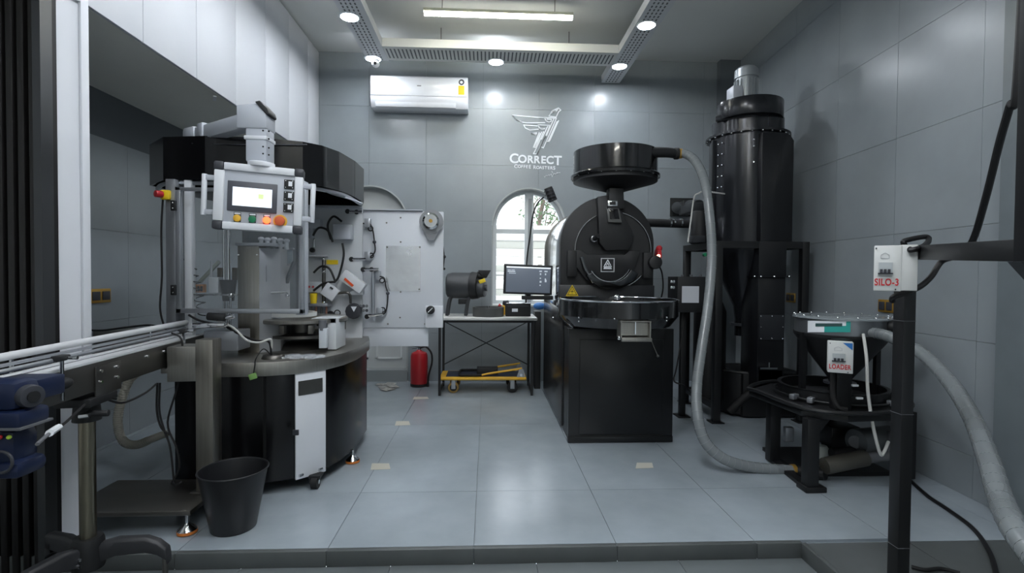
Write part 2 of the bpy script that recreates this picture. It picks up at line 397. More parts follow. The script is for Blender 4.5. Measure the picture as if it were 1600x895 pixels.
m.build('foliage', LEAF, tr, smooth=False, kind='stuff')

# ---- overhead white cupboards on the left with their soffit
oc = empty('overhead_cupboard', (-2.1, 3.8, SZ), 'long run of tall white overhead cupboards along the left wall up to the ceiling', 'cupboard')
MB().bb(LW+.0, FX-.022, 1.7, D-.012, SZ, CZ-.001).build('carcass', SOFFIT, oc)
ys = [1.76,2.24,2.72,3.20,3.68,4.16,4.64,5.12,D-.014]
for a, b in zip(ys, ys[1:]): MB().bb(FX-.02, FX, a+.0025, b-.0025, SZ+.0, CZ-.012).build('door', DOORW, oc, bevel=.0015)
MB().box(P(333,152,3.48)+Vector((0,.02,0)), (.02,.10,.006), RZ(.5)).build('paint_chip', WHITEI, oc)
# ---- white door jamb and black fluted screen at the left edge
jb = struct(empty('trim_4', (-1.8, 2.2, LOW), 'white panelled jamb beside the black fluted screen at the left edge', 'jamb')); del jb['category']
A = P(137,300,2.27); B = P(80,300,2.12); A.z = B.z = 0
dv = (B-A); L = dv.length; an = math.atan2(dv.y, dv.x)
def jbox(u0,u1,t0,t1,z0,z1):       # u along jamb, t thickness behind
    M = Matrix.Translation(A) @ Matrix.Rotation(an,4,'Z')
    m = MB().bb(u0,u1,t0,t1,z0,z1); bmesh.ops.transform(m.bm, matrix=M, verts=m.bm.verts[:]); return m
sgn = -1
jbox(0,L,0,sgn*.05,.002,SZ-.002).build('board', WHITEP, jb)
jbox(0,.035,.0,.014,.002,SZ-.002).build('moulding', DOORW, jb, bevel=.003)
jbox(.035,L,.0,.014,SZ-.05,SZ-.002).build('moulding', DOORW, jb, bevel=.003)
jbox(L-.012,L,.0,.008,.002,SZ-.002).build('edge_strip', DSTEEL, jb)
fs = empty('fluted_screen', (-2.25, 2.1, LOW), 'tall black vertically slatted screen panel at the left edge', 'screen')
xe = P(79,300,2.10).x
MB().bb(xe-.76, xe+.0, 2.115, 2.135, LOW, SZ-.004).build('backing', mat('black_backing',(10,10,11),.6), fs)
MB().bb(xe-.03, xe, 2.06, 2.115, LOW, SZ-.004).build('edge_trim', mat('grey_edge_trim',(72,74,76),.35,.6), fs)
for k in range(17):
    xc = xe-.055-k*.042
    MB().bb(xc-.013, xc+.013, 2.085, 2.114, LOW, SZ-.004).build('slat', mat('black_stained_slat',(22,20,20),.45,var=.3,vscale=6,stretch=(10,10,.6)), fs, bevel=.005)

# ================================================================ CEILING FITTINGS
ZB = 3.18
EMD = mat('lamp_diffuser', (240,246,255), .4, emit=DOWN_E); EMT = mat('tube_diffuser', (255,253,240), .4, emit=TUBE_E); EMP = mat('fill_panel_diffuser', (238,244,255), .4, emit=PANEL_E)
HOLE = mat('perforation_dark', (96,100,102), .7)
def tray(x0,x1,y0,y1,label,along):
    t = empty('perforated_ceiling_tray', ((x0+x1)/2,(y0+y1)/2,ZB), label, 'ceiling tray', None)
    m = MB().bb(x0,x1,y0,y1,ZB,ZB+.004)
    if along == 'y': m.bb(x0,x0+.004,y0,y1,ZB+.004,ZB+.075).bb(x1-.004,x1,y0,y1,ZB+.004,ZB+.075)
    else: m.bb(x0,x1,y0,y0+.004,ZB+.004,ZB+.075).bb(x0,x1,y1-.004,y1,ZB+.004,ZB+.075)
    m.build('channel', CEILW if along=='x' else mat('tray_white',(205,208,210),.6), t, smooth=False)
    h = MB()
    if along == 'x':
        n = int((x1-x0)/.036)
        for k in range(n): h.bb(x0+.02+k*.036, x0+.02+k*.036+.013, y0+.05, y1-.05, ZB-.0012, ZB+.001)
    else:
        for k in range(int((y1-y0)/.05)):
            for q in range(4):
                xx = x0+(x1-x0)*(.22+.17*q); h.bb(xx-.006, xx+.006, y0+.02+k*.05, y0+.02+k*.05+.028, ZB-.0012, ZB+.001)
    h.build('perforations', HOLE, t, smooth=False, kind='stuff')
    return t
tl = tray(-1.17,-.965, -1.5, 5.02, 'long perforated ceiling tray on the left, above the air conditioner', 'y')
tr_ = tray(1.19,1.385, -1.5, 5.43, 'long perforated ceiling tray on the right, reaching the back wall', 'y')
tb = tray(-.963,1.188, 4.70, 5.0, 'cross-wise perforated ceiling tray near the back wall', 'x')
for (x, y, t) in ((-1.07,3.6,tl),(-1.07,4.4,tl),(1.29,3.6,tr_),(1.29,4.6,tr_),(-.45,4.85,tb),(.75,4.85,tb)):
    MB().cyl((x,y,ZB+.004),(x,y,CZ+.001),.004,seg=8).build('hanging_rod', DSTEEL, t)
proto = None
for (px, py, lb) in ((583,92,'round recessed downlight at the back end of the left tray, above the camera'), (775,97,'round downlight in the middle of the cross-wise tray'),
                 (968,104,'round downlight at the back end of the right tray'), (546,27,'second round downlight from the back wall in the left tray'), (1010,40,'second round downlight from the back wall in the right tray')):
    p = PZ(px,py,ZB-.006)
    if proto is None:
        proto = empty('downlight', p, lb, 'light', 'downlights in the ceiling trays')
        MB().lathe([(.060,.001),(.060,-.002),(.078,-.002),(.082,.004),(.072,.006)], p).build('bezel', WHITEI, proto)
        MB().cyl(p+Vector((0,0,-.003)), p+Vector((0,0,.0045)), .066, seg=32).build('diffuser', EMD, proto)
    else: dup(proto, p, lb)
for y, wd in ((3.27,'third'),(2.47,'fourth'),(.2,'last')):
    for x, sd in ((-1.07,'left'),(1.29,'right')):
        if x > 0 and y > 1: continue
        dup(proto, (x, y, ZB-.006), wd+' round downlight from the back wall in the '+sd+' ceiling tray')
# the tube light hung across the middle bay
a = P(662,21,4.25); b = P(895,28,4.25); zc = (a.z+b.z)/2
tu = empty('linear_light', ((a.x+b.x)/2,4.25,zc), 'long slim tube light hanging crosswise from the ceiling, nearest the back wall', 'light')
MB().bb(a.x,b.x,4.225,4.275,zc+.012,zc+.035).build('housing', mat('lamp_housing',(196,196,176),.5), tu)
MB().cyl((a.x+.005,4.25,zc+.002),(b.x-.005,4.25,zc+.002),.020,seg=16).build('diffuser', EMT, tu)
for x in (a.x+.15,b.x-.15): MB().cyl((x,4.25,zc+.03),(x,4.25,CZ+.001),.003,seg=6).build('hanging_rod', DSTEEL, tu)
# added tube lights out of view, there to brighten the ceiling
for y_, lb_t in ((2.05,'added unseen tube light brightening the ceiling just in front of the step'),(.3,'added unseen tube light brightening the ceiling above the viewer'),(-1.4,'added unseen tube light brightening the ceiling behind the viewer')):
    t2 = dup(tu, (.1,y_,zc), lb_t)
for i, (x, y) in enumerate(((0.1,1.5),(0.1,-.9))):  # unseen panels added as fill for walls and machine fronts
    e = empty('fill_panel_light', (x,y,CZ-.03), ['unseen fill panel added on the ceiling in front of the step','unseen fill panel added on the ceiling behind the viewer'][i], 'light')
    MB().bb(x-.3,x+.3,y-.3,y+.3,CZ-.03,CZ-.001).build('housing', WHITEI, e); MB().bb(x-.28,x+.28,y-.28,y+.28,CZ-.034,CZ-.0302).build('diffuser', EMP, e)
# ================================================================ FILLING MACHINE (rotary pouch packer)
fm = empty('filling_machine', (-1.25, 3.2, 0), 'large rotary filling machine with black rounded skirt, smoked canopy and clear door', 'machine')
BRIGHTP = mat('enamel_off_white', (196,200,204), .4)
fp = [(-1.66,3.9),(-1.64,2.76),(-1.60,2.67),(-1.50,2.625),(-1.38,2.60),(-1.25,2.595),(-1.10,2.62),(-.985,2.67),(-.87,2.79),(-.82,2.93),(-.795,3.10),(-.795,3.28),(-.81,3.52),(-.88,3.80),(-1.0,3.9)]
def grow(poly, d):
    c = Vector((sum(p[0] for p in poly)/len(poly), sum(p[1] for p in poly)/len(poly)))
    return [tuple(Vector(p)+(Vector(p)-c).normalized()*d) for p in poly]
T = lambda z: Matrix.Translation((0,0,z))
ZR0, ZR1 = .615, .685
MB().prism(grow(fp,-.012), ZR0-.07, T(.07)).build('skirt', SKIRT, fm, angle=28)
MB().prism(grow(fp,.012), ZR1-ZR0, T(ZR0)).build('worktop', STEEL, fm, bevel=.003, angle=28)
# seams of the skirt and the white strip panel at its front corner
a, b = Vector(fp[7]), Vector(fp[8])
def strip(a, b, z0, z1, th, name, m, par, t0=0, t1=1, off=0, bevel=0.0):
    d = (b-a).normalized(); n = Vector((d.y,-d.x)); p, q = a+(b-a)*t0, a+(b-a)*t1
    return MB().prism([p+n*off, q+n*off, q+n*(off+th), p+n*(off+th)], z1-z0, T(z0)).build(name, m, par, bevel=bevel)
a2, b2 = Vector(grow(fp,0)[7]), Vector(grow(fp,0)[8])
sp = strip(a2, b2, .065, ZR0-.001, .012, 'white_panel', WHITEP, fm, 0, 1, -.006, .002)
strip(a2, b2, .50, .575, .003, 'nameplate', DSTEEL, sp, .08, .88, .006)
for t in (.2,.85): 
    c = a2+(b2-a2)*t; MB().cyl((c.x-.005,c.y-.02,.085),(c.x+.006,c.y-.0,.085),.008,seg=10).build('screw', CHROME, sp)
c = P(394,590,2.59); 
MB().pbox(457,672,466,680,2.60,.01).build('door_catch', DGREY, fm)
MB().bb(-1.118,-1.114,2.60,2.63,.072,ZR0-.002).build('panel_joint', mat('joint_black',(4,4,4),.6), fm)
# caster, levelling feet
q = P(493,752,2.72)
cs = MB().cyl((q.x-.016,2.72,.035),(q.x+.016,2.72,.035),.034,seg=20).build('caster', RUBBER, fm)
MB().cyl((q.x-.019,2.72,.035),(q.x+.019,2.72,.035),.012,seg=12).build('axle', CHROME, cs); MB().bb(q.x-.03,q.x+.03,2.70,2.76,.062,.072).bb(q.x-.026,q.x-.02,2.70,2.74,.03,.065).build('fork', BLACKM, cs)
def lev_foot(x, y, zt, par, r=.042, m=ORANGE, z=0):
    f = MB().cyl((x,y,z+.004),(x,y,z+.016),r,seg=22).build('rubber_pad', m, par)
    f2 = MB().lathe([(r*.98,.016),(r*.9,.022),(.015,.040),(.011,.045),(0,.045)],(x,y,z),seg=22).build('foot_cup', CHROME, par)
    MB().cyl((x,y,z+.04),(x,y,zt),.008,seg=12).build('levelling_screw', CHROME, par)
for (px, py) in ((551,722),(300,742)):
    q = PZ(px,py,0); lev_foot(q.x,q.y,.075,fm)
lev_foot(-1.0,3.7,.075,fm); lev_foot(-1.5,3.7,.075,fm)
# canopy
cp = [(-1.74,2.84),(-1.5,2.80),(-1.22,2.81),(-1.02,2.88),(-.94,2.96),(-.885,3.1),(-.855,3.35),(-.86,3.6),(-.92,3.8),(-1.1,3.92),(-1.6,3.92),(-1.86,3.8),(-1.925,3.5),(-1.925,3.02)]
ZC0, ZC1 = 1.625, 1.855
m = MB(); inn = grow(cp,-.012)
for k in range(len(cp)):
    p, q, q2, p2 = cp[k], cp[(k+1)%len(cp)], inn[(k+1)%len(cp)], inn[k]; m.prism([p,q,q2,p2], ZC1-ZC0, T(ZC0))
bmesh.ops.remove_doubles(m.bm, verts=m.bm.verts[:], dist=1e-5)
can = m.build('canopy', CANOPY, fm, angle=28)
MB().prism(grow(cp,-.014), .006, T(ZC0+.17)).build('roof_plate', CANOPY, can)
MB().tube([P(300,224,2.815),P(380,226,2.80),P(480,226,2.87)],.0035,6).build('top_edge_trim', DGREY, can)
m = MB()
for z in (ZC0-.012,): m.tube([(-1.90,3.05,z),(-1.73,2.87,z),(-1.45,2.835,z),(-1.2,2.84,z),(-1.03,2.91,z),(-.9,3.1,z),(-.875,3.35,z),(-.885,3.6,z)],.012,6)
m.build('frame_rail', ALU, fm)
# cage posts
def post(px0,px1,Y,dy,z0,z1,name='post',m=ALU,par=fm,bev=.002):
    a = P(px0,400,Y); b = P(px1,400,Y); return MB().bb(a.x,b.x,Y,Y+dy,z0,z1).build(name,m,par,bevel=bev)
post(259,274,2.80,.12,ZR1,ZC0)
post(288,299,2.82,.04,ZR1,ZC0,m=WHITEP)
post(462,477,2.80,.05,P(470,492,2.80).z,ZC0,m=GREYP)
post(462,466,2.795,.004,P(470,490,2.80).z,ZC0-.01,'profile_groove',DGREY)
# clear door with its aluminium frame
DY = 2.755
m = MB(); tl_, br = P(273,292,DY), P(474,490,DY); w_ = .030
m.bb(tl_.x,tl_.x+w_*.9,DY,DY+.022,br.z,tl_.z).bb(br.x-w_*.7,br.x,DY,DY+.022,br.z,tl_.z).bb(tl_.x,br.x,DY,DY+.022,tl_.z-w_*.6,tl_.z).bb(tl_.x,br.x,DY,DY+.022,br.z,br.z+w_*.8)
dfr = m.build('door_frame', ALU, fm, bevel=.002)
MB().bb(tl_.x+.026,br.x-.02,DY+.008,DY+.013,br.z+.022,tl_.z-.016).build('door_pane', ACRYL, fm)
for (x, y) in ((270,321),(270,453)):
    h = MB().pbox(x-4,y-8,x+4,y+8,DY-.014,.014).build('hinge', BLACKM, fm, bevel=.002); c = P(x,y,DY-.016)
    MB().sph(c+Vector((0,0,.014)),.004).sph(c-Vector((0,0,.014)),.004).build('hinge_screw', CHROME, h, kind='stuff')
# emergency switch at the left, with its hanging cable
c = P(262,305,2.80); s_ = MB().bb(c.x-.025,c.x+.02,2.775,2.80,c.z-.025,c.z+.025).build('switch_plate', YSIGN, fm, bevel=.006)
MB().cyl((c.x-.012,2.775,c.z),(c.x-.03,2.745,c.z),.018,seg=20).build('red_knob', RED, s_, bevel=.003)
MB().tube([P(255,305,2.82),P(252,360,2.83),P(253,430,2.83),P(250,480,2.83),P(256,508,2.83)],.005,8).build('cable', CABLE, fm)
# central steel column and the works inside
cx0, cx1 = P(371,400,2.92).x, P(405,400,2.92).x; zt = P(380,384,2.92).z
col = MB().bb(cx0,cx1,2.92,3.06,ZR1,zt).build('column', STEELV, fm, bevel=.003)
MB().prism([(cx1,2.92),(cx1+.085,3.0),(cx1+.085,3.14),(cx1,3.06)], zt-ZR1-.01, T(ZR1)).build('column_side', mat('column_grey',(165,168,172),.4,.3), col, bevel=.002)
MB().bb(cx0-.008,cx1+.09,2.91,3.10,zt,zt+.018).build('column_cap', ALU, col, bevel=.002)
n = MB()
for (px,py) in ((417,428),(417,444),(412,460)): n.cyl(P(px,py,2.975)+Vector((0,-.006,0)),P(px,py,2.975)+Vector((0,.01,0)),.004,seg=8)
for (px,py) in ((373,398),(402,398)): n.cyl(P(px,py,2.92)-Vector((0,.004,0)),P(px,py,2.925),.004,seg=8)
n.build('bolts', CHROME, col, kind='stuff')
MB().bb(P(416,420,2.96).x,P(418,420,2.96).x,2.945,2.98,P(416,440,2.96).z,P(416,415,2.96).z).build('slot', DGREY, col)
for (px,r) in ((357,.010),(350,.007)):
    x = P(px,400,3.05).x; MB().cyl((x,3.05,ZR1+.02),(x,3.05,ZC0-.01),r,seg=14).build('guide_rod', CHROME, fm)
MB().cyl(P(357,437,3.02),P(357,470,3.02),.045,.03,seg=24).build('hopper_cone', DGREY, fm)
for px in (343,366):
    MB().pbox(px-4,418,px+3,438,3.06,.03).build('bearing_block', mat('bronze_dark',(86,78,66),.4,.5), fm, bevel=.003)
MB().pbox(300,459,371,462,2.98,.012).build('cross_bar', CHROME, fm, bevel=.002)
MB().sph(P(361,461,2.975),.016).build('clamp_ball', CHROME, fm)
MB().cyl(P(360,461,2.98),P(360,545,2.98),.006,seg=10).build('support_rod', CHROME, fm)
MB().pbox(325,433,341,458,3.0,.06).build('sensor_housing', mat('pale_plastic',(190,196,202),.35), fm, bevel=.006)
MB().cyl(P(330,433,3.0),P(330,408,3.0),.008,.003,seg=10).build('nozzle', GREYP, fm)
ob = MB().pbox(300,444,318,457,3.0,.03).build('terminal_block', mat('orange_brown',(176,120,70),.5), fm)
for k in range(3): MB().pbox(303+k*5,447,306+k*5,455,2.995,.005).build('terminal', DGREY, ob)
MB().box(P(327,425,3.05),(.02,.02,.17),RY(.75)).build('swing_arm', mat('pale_green_grey',(150,160,150),.5), fm, bevel=.004)
# coiled air hose
pts = []
for k in range(0, 9*10):
    t = k/89; c = P(294+t*24, 399+t*93, 2.86); a_ = k/10*2*math.pi
    pts.append(c+Vector((math.cos(a_)*.024, math.sin(a_)*.024, math.sin(a_)*.004)))
MB().tube(pts,.0032,6,0).build('coiled_hose', CABLE, fm)
MB().tube([P(291,362,2.9),P(296,385,2.9),P(300,395,2.88),P(294,401,2.86)],.0025,6).build('air_line', CABLE, fm)
# clear tubes and manifold top right behind the pane
m = MB()
for k,(px,py) in enumerate(((408,373),(418,374),(428,373),(438,375),(448,376))): m.sph(P(px,py,3.0),.018,(1,1,.7)).cyl(P(px,py+2,3.0),P(px,py+14,3.0),.012,seg=12)
m.build('clear_nozzles', mat('clear_plastic',(225,230,236),.1,alpha=.55), fm, kind='stuff')
m = MB().pbox(430,390,456,412,3.1,.02); m.build('gauge_glass', mat('tinted_glass',(120,132,140),.12), fm, bevel=.002)
MB().pbox(428,387,458,390,3.09,.03).pbox(428,412,458,415,3.09,.03).build('gauge_frame', CHROME, fm)
MB().box(P(448,440,3.1),(.015,.05,.26),RY(.38)).build('chute', mat('dark_film',(44,50,56),.25), fm, bevel=.004)
MB().cyl(P(424,457,2.95),P(450,456,2.95),.009,seg=12).build('air_cylinder', CHROME, fm); MB().sph(P(449,462,2.94),.013).build('elbow_fitting', CHROME, fm)
m = MB().pbox(410,462,424,481,3.0,.04).pbox(428,466,438,481,3.0,.04).cyl(P(414,468,2.99),P(414,476,2.99),.012); m.build('valve_block', mat('milky_plastic',(190,198,194),.4), fm, bevel=.003)
# rotary table
tc = Vector(((P(470,505,3.12)).x, 3.15, 0))
MB().lathe([(0,0),(.255,0),(.26,.004),(.26,.02),(.25,.025),(0,.025)], (tc.x,tc.y,P(470,506,2.95).z), seg=48).build('rotary_plate', STEEL, fm)
MB().cyl((tc.x,tc.y,.78),(tc.x,tc.y,P(470,506,2.95).z),.07,seg=24).build('spindle', DSTEEL, fm)
MB().lathe([(0,0),(.21,0),(.21,.016),(0,.016)], (tc.x,tc.y,P(470,530,2.95).z), seg=40).build('lower_plate', DSTEEL, fm)
MB().lathe([(0,0),(.16,0),(.13,.03),(.1,.04),(0,.04)], (tc.x,tc.y,ZR1), seg=40).build('spindle_base', DSTEEL, fm)
MB().lathe([(.11,0),(.13,0),(.13,.022),(.11,.022)], (P(447,500,2.95).x,3.06,P(447,499,2.95).z+.012), seg=36, close=True).build('sealing_ring', mat('pale_ring',(190,192,190),.35), fm)
for k in range(10):
    a_ = k*math.pi/5+.2; c = Vector((tc.x+.235*math.cos(a_), tc.y+.235*math.sin(a_), P(470,506,2.95).z))
    MB().box(c+Vector((0,0,-.03)),(.03,.03,.05),RZ(a_)).build('gripper', DSTEEL, fm, bevel=.003)
MB().pbox(498,513,510,544,2.90,.04).build('sensor_post', mat('pale_plastic',(190,196,202),.35), fm, bevel=.003)
MB().cyl(P(504,500,2.92),P(504,516,2.92),.022,seg=18).build('sensor_head', MGREY, fm)
MB().pbox(487,497,525,505,3.0,.20).pbox(512,497,525,546,3.0,.20).build('bracket_frame', BRIGHTP, fm, bevel=.002)
# back plate with the mechanisms
BYm = 3.62
bp = MB().pbox(470,320,566,547,BYm,.012).build('back_plate', BRIGHTP, fm)
MB().pbox(472,322,566,326,BYm-.02,.02).build('plate_edge', GREYP, bp)
x = P(470,400,BYm).x
MB().bb(-1.72,x,3.68,3.69,ZR1,ZC0).build('rear_panel', mat('smoked_rear_panel',(120,128,134),.15,alpha=.5), fm)
def knob(px,py,Y,r,par,name='knob',dy=.05,m=BLACKM,stem=True):
    c = P(px,py,Y); 
    o = MB().lathe([(0,0),(r*.85,0),(r,.006),(r,.02),(r*.75,.026),(r*.4,.03),(r*.4,dy)], c-Vector((0,dy,0)), (0,1,0), seg=20).build(name, m, par); return o
# left column of the plate: bracket, cylinder, rods
def part(b, name, m, bevel=.002, par=None): return b.build(name, m, par or fm, bevel=bevel)
part(MB().pbox(474,342,500,356,BYm-.06,.06),'bracket',GREYP)
part(MB().cyl(P(487,356,BYm-.03),P(487,372,BYm-.03),.02,seg=16),'air_cylinder',GREYP)
knob(491,391,BYm,.018,fm); part(MB().cyl(P(491,372,BYm-.03),P(491,388,BYm-.03),.006),'rod',CHROME)
for px in (475,506): part(MB().cyl(P(px,402,BYm-.04),P(px,476,BYm-.04),.012,seg=14),'slide_rod',DSTEEL); 
for px in (475,506):
    for py in (404,424,473): part(MB().sph(P(px,py,BYm-.045),.014),'rod_end',CHROME,0)
part(MB().pbox(473,398,510,401,BYm-.05,.05),'shelf_plate',WHITEP)
part(MB().pbox(472,474,512,479,BYm-.10,.10),'shelf_plate',ALU)
part(MB().pbox(472,492,512,500,BYm-.16,.16),'lower_shelf',GREYP)
for k in range(5): part(MB().cyl(P(478+k*8,479,BYm-.07),P(478+k*8,493,BYm-.07),.007,seg=10),'spacer',DSTEEL if k%2 else mat('copper_tone',(150,110,96),.4,.6),0)
part(MB().cyl(P(490,458,BYm-.08),P(490,474,BYm-.08),.026,.02,seg=18),'yellow_regulator',YSIGN)
tp = part(MB().pbox(478,440,502,457,BYm-.05,.05),'timer_box',mat('pale_plastic',(190,196,202),.35))
for (px,m_) in ((483,RED),(489,RED)): MB().cyl(P(px,448,BYm-.055),P(px,448,BYm-.045),.008,seg=12).build('button',m_,tp)
bx = part(MB().pbox(520,350,548,374,BYm-.08,.08),'junction_box',GREYP,.004)
part(MB().pbox(510,406,528,413,BYm-.004,.004),'yellow_label',YSIGN,0)
for pts in ([(517,374),(512,352),(521,338),(534,346)],[(489,368),(498,356),(512,360),(520,378)],[(535,380),(537,400),(529,432),(521,441)],[(490,426),(502,416),(515,420),(524,440)],[(524,440),(505,443),(490,454)],[(530,502),(534,512),(530,528)]):
    part(MB().tube([P(a_,b_,BYm-.06) for a_,b_ in pts],.0075,8),'cable',CABLE,0)
mm = part(MB().box(P(516,456,BYm-.07),(.10,.03,.09),RY(.62)),'motor_box',WHITEP,.005)
MB().box(P(518,450,BYm-.088),(.022,.008,.012),RY(.62)).build('slot',DGREY,mm)
wb_ = part(MB().box(P(552,440,BYm-.08),(.17,.06,.075),RY(.62)),'film_guide_box',WHITEP,.003)
MB().box(P(545,441,BYm-.115),(.075,.004,.016),RY(.72)).build('orange_arrow', mat('orange_red',(226,88,44),.5), wb_)
part(MB().prism([(0,0),(.13,.06),(.13,0)],.05, face_cam(P(540,460,BYm-.02))@Matrix.Translation((0,0,0))),'wedge_plate',WHITEP)
part(MB().tube([P(527,458,BYm-.07),P(545,458,BYm-.07),P(548,474,BYm-.06)],.009,8),'bent_rod',DSTEEL,0)
bl = part(MB().lathe([(0,0),(.05,0),(.055,.02),(.055,.05),(.04,.06),(.04,.09)],P(556,485,BYm)-Vector((0,.09,0)),(0,1,0),seg=12),'drive_head',DGREY,.004)
for k in range(7): MB().cyl(P(563+k%3*5,478+k//3*7,BYm-.06),P(563+k%3*5,478+k//3*7,BYm),.011,seg=8).build('drive_knuckle', DGREY if k%2 else MGREY, bl)
MB().prism([(-.02,-.014),(.02,-.014),(0,.022)],.004,face_cam(P(553,482,BYm-.088))@Matrix.Rotation(math.pi,4,'Z')).build('triangle_mark', WHITEI, bl)
knob(519,491,BYm,.026,fm); part(MB().ring(P(527,489,BYm-.02),.02,.004,(0,1,0)),'wire_loop',CABLE,0)
knob(458,492,3.3,.018,fm,dy=.04); part(MB().cyl(P(462,491,3.28),P(474,491,3.28),.009),'rod',DSTEEL,0)
opn = part(MB().pbox(528,500,535,520,BYm-.003,.004),'slot_opening',mat('inner_black',(12,12,13),.4),0)
# ---- hinged door plate standing open to the right
PY = 3.70
dp = MB().pbox(566,329,692,512,PY,.03).build('open_door_plate', mat('door_plate_white',(202,206,212),.4,var=.02), fm, bevel=.004)
MB().pbox(563,512,669,541,PY+.012,.02).build('lower_skirt_plate', mat('door_plate_white',(190,195,202),.4), fm, bevel=.002)
MB().pbox(560,326,660,329,PY-.02,.05).build('top_edge', GREYP, dp)
MB().pbox(603,384,657,455,PY-.003,.004).build('steel_sheet', mat('wrinkled_film',(226,229,233),.24,.75,var=.12,vscale=9,bump=.6,bscale=16), dp)
m = MB()
for (px,py) in ((626,340),(626,378),(626,456),(625,496),(605,386),(656,386),(655,452),(547,504),(606,506),(664,506),(604,348)): m.cyl(P(px,py,PY-.006),P(px,py,PY),.006,seg=8)
m.build('bolts', DSTEEL, dp, kind='stuff')
c = P(674,346,PY-.05)
rl = MB().lathe([(0,0),(.085,0),(.085,.006),(.03,.01),(.03,.05)],c,(0,1,0),seg=36).build('film_reel_disc', mat('frosted_disc',(140,142,146),.3,.5), fm)
MB().prism([(-.085,0),(.085,0),(.02,-.13),(-.02,-.13)],.006,face_cam(c+Vector((0,.012,0)))).build('reel_bracket', mat('frosted_disc',(140,142,146),.3,.5), rl)
MB().lathe([(0,0),(.045,0),(.058,.01),(.058,.05)],c-Vector((0,.045,0)),(0,1,0),seg=28).build('reel_core', CHROME, rl)
MB().cyl(c-Vector((0,.05,0)),c-Vector((0,.03,0)),.014,seg=6).build('reel_nut', BRASS, rl)
kb = MB().pbox(664,478,692,512,PY-.04,.04).build('knob_box', WHITEP, fm, bevel=.006)
c = P(673,484,PY-.04); MB().cyl(c-Vector((0,.03,0)),c,.030,seg=24).build('round_knob', BLACKM, kb, bevel=.004); MB().box(c-Vector((0,.033,0)),(.004,.004,.045),RY(.8)).build('knob_line', WHITEI, kb)
MB().tube([P(692,385,PY+.02),P(694,402,PY+.02),P(692,420,PY+.02)],.005,6).sph(P(694,401,PY+.02),.013).sph(P(694,420,PY+.02),.009).build('edge_fittings', BLACKM, fm)
# rollers and cable loops on the door
def roller(px0,px1,py0,py1,Y,m=CHROME,name='roller',r=.012):
    part(MB().cyl(P(px0,py0,Y),P(px1,py1,Y),r,seg=14),name,m,0)
for (a_,b_) in (((546,331),(566,331)),((551,405),(572,405)),((569,421),(592,421)),((576,493),(598,491))):
    roller(a_[0],b_[0],a_[1],b_[1],PY-.08)
for (px,py) in ((545,331),(559,332),(551,405),(569,421),(582,421),(575,494)): knob(px,py,PY-.05,.017,fm,dy=.04)
roller(553,553,340,402,PY-.07,ALU,'slide_bar',.008); roller(583,583,425,490,PY-.06,ALU,'slide_bar',.012)
for pts in ([(566,349),(578,350),(583,362),(585,378),(586,392),(580,400),(568,405)],[(590,432),(600,434),(603,448),(606,460),(604,482),(600,490),(588,492)]):
    part(MB().tube([P(a_,b_,PY-.04) for a_,b_ in pts],.005,8),'sensor_cable',CABLE,0)
for (px,py) in ((579,357),(580,399),(597,438),(598,484)): part(MB().ring(P(px,py,PY-.045),.016,.0045,(0,1,0),20,6),'cable_loop',CABLE,0)
for (px,py) in ((585,378),(606,458)): part(MB().sph(P(px,py,PY-.045),.013),'sensor',DGREY,0)
for (px,py) in ((574,348),(574,400),(589,430),(593,488)): part(MB().pbox(px-5,py-7,px+4,py+7,PY-.05,.05),'sensor_bracket',ALU)
# lighting cable under the canopy
part(MB().tube([P(500,294,3.2),P(520,303,3.2),P(545,310,3.2),P(566,318,3.2)],.006,6),'canopy_wire',GREYP,0)
part(MB().box(P(524,301,3.18),(.05,.03,.02),RY(.2)),'lamp_bracket',mat('brass_dull',(150,140,110),.4,.6))
# worktop clutter in front: loose cables and a plug
part(MB().tube([P(338,500,2.75),P(365,512,2.7),P(385,531,2.67),P(405,535,2.66),P(423,530,2.68),P(424,545,2.7)],.0055,8),'white_cable',mat('pale_cable',(196,196,192),.5),0)
part(MB().tube([P(345,505,2.76),P(370,520,2.72),P(400,532,2.69),P(420,534,2.69),P(424,556,2.7)],.0055,8),'cable',CABLE,0)
part(MB().tube([P(424,556,2.7),P(412,545,2.62),P(400,560,2.58),P(398,572,2.575),P(396,584,2.573)],.003,6),'cable',CABLE,0)
part(MB().box(P(395,588,2.572),(.035,.014,.028),RY(-.3)),'green_connector',mat('connector_green',(120,160,90),.5))
part(MB().lathe([(0,0),(.06,0),(.05,.02),(0,.03)],(P(425,552,2.72).x,2.74,ZR1)),'cable_gland_base',DSTEEL)
m = MB()
for k in range(8): m.box((P(440+k*8,550,2.75).x,2.74+.03*(k%3),ZR1+.005),(.05,.05,.01),RZ(k))
m.build('loose_scraps', mat('clear_plastic',(225,230,236),.1,alpha=.55), fm, kind='stuff')
part(MB().pbox(318,517,372,548,2.72,.14),'infeed_block',ALU,.004)
part(MB().cyl(P(325,494,2.70),P(352,496,2.70),.02,seg=20),'infeed_motor',BLACKM,.002)
part(MB().cyl(P(352,496,2.70),P(366,494,2.70),.013,seg=16),'infeed_shaft',CHROME,.002)
part(MB().tube([P(295,492,2.76),P(310,500,2.75),P(330,505,2.74),P(352,508,2.74),P(370,514,2.74)],.006,8),'cable',CABLE,0)
part(MB().pbox(300,505,350,512,2.66,.04),'infeed_rail',CHROME)

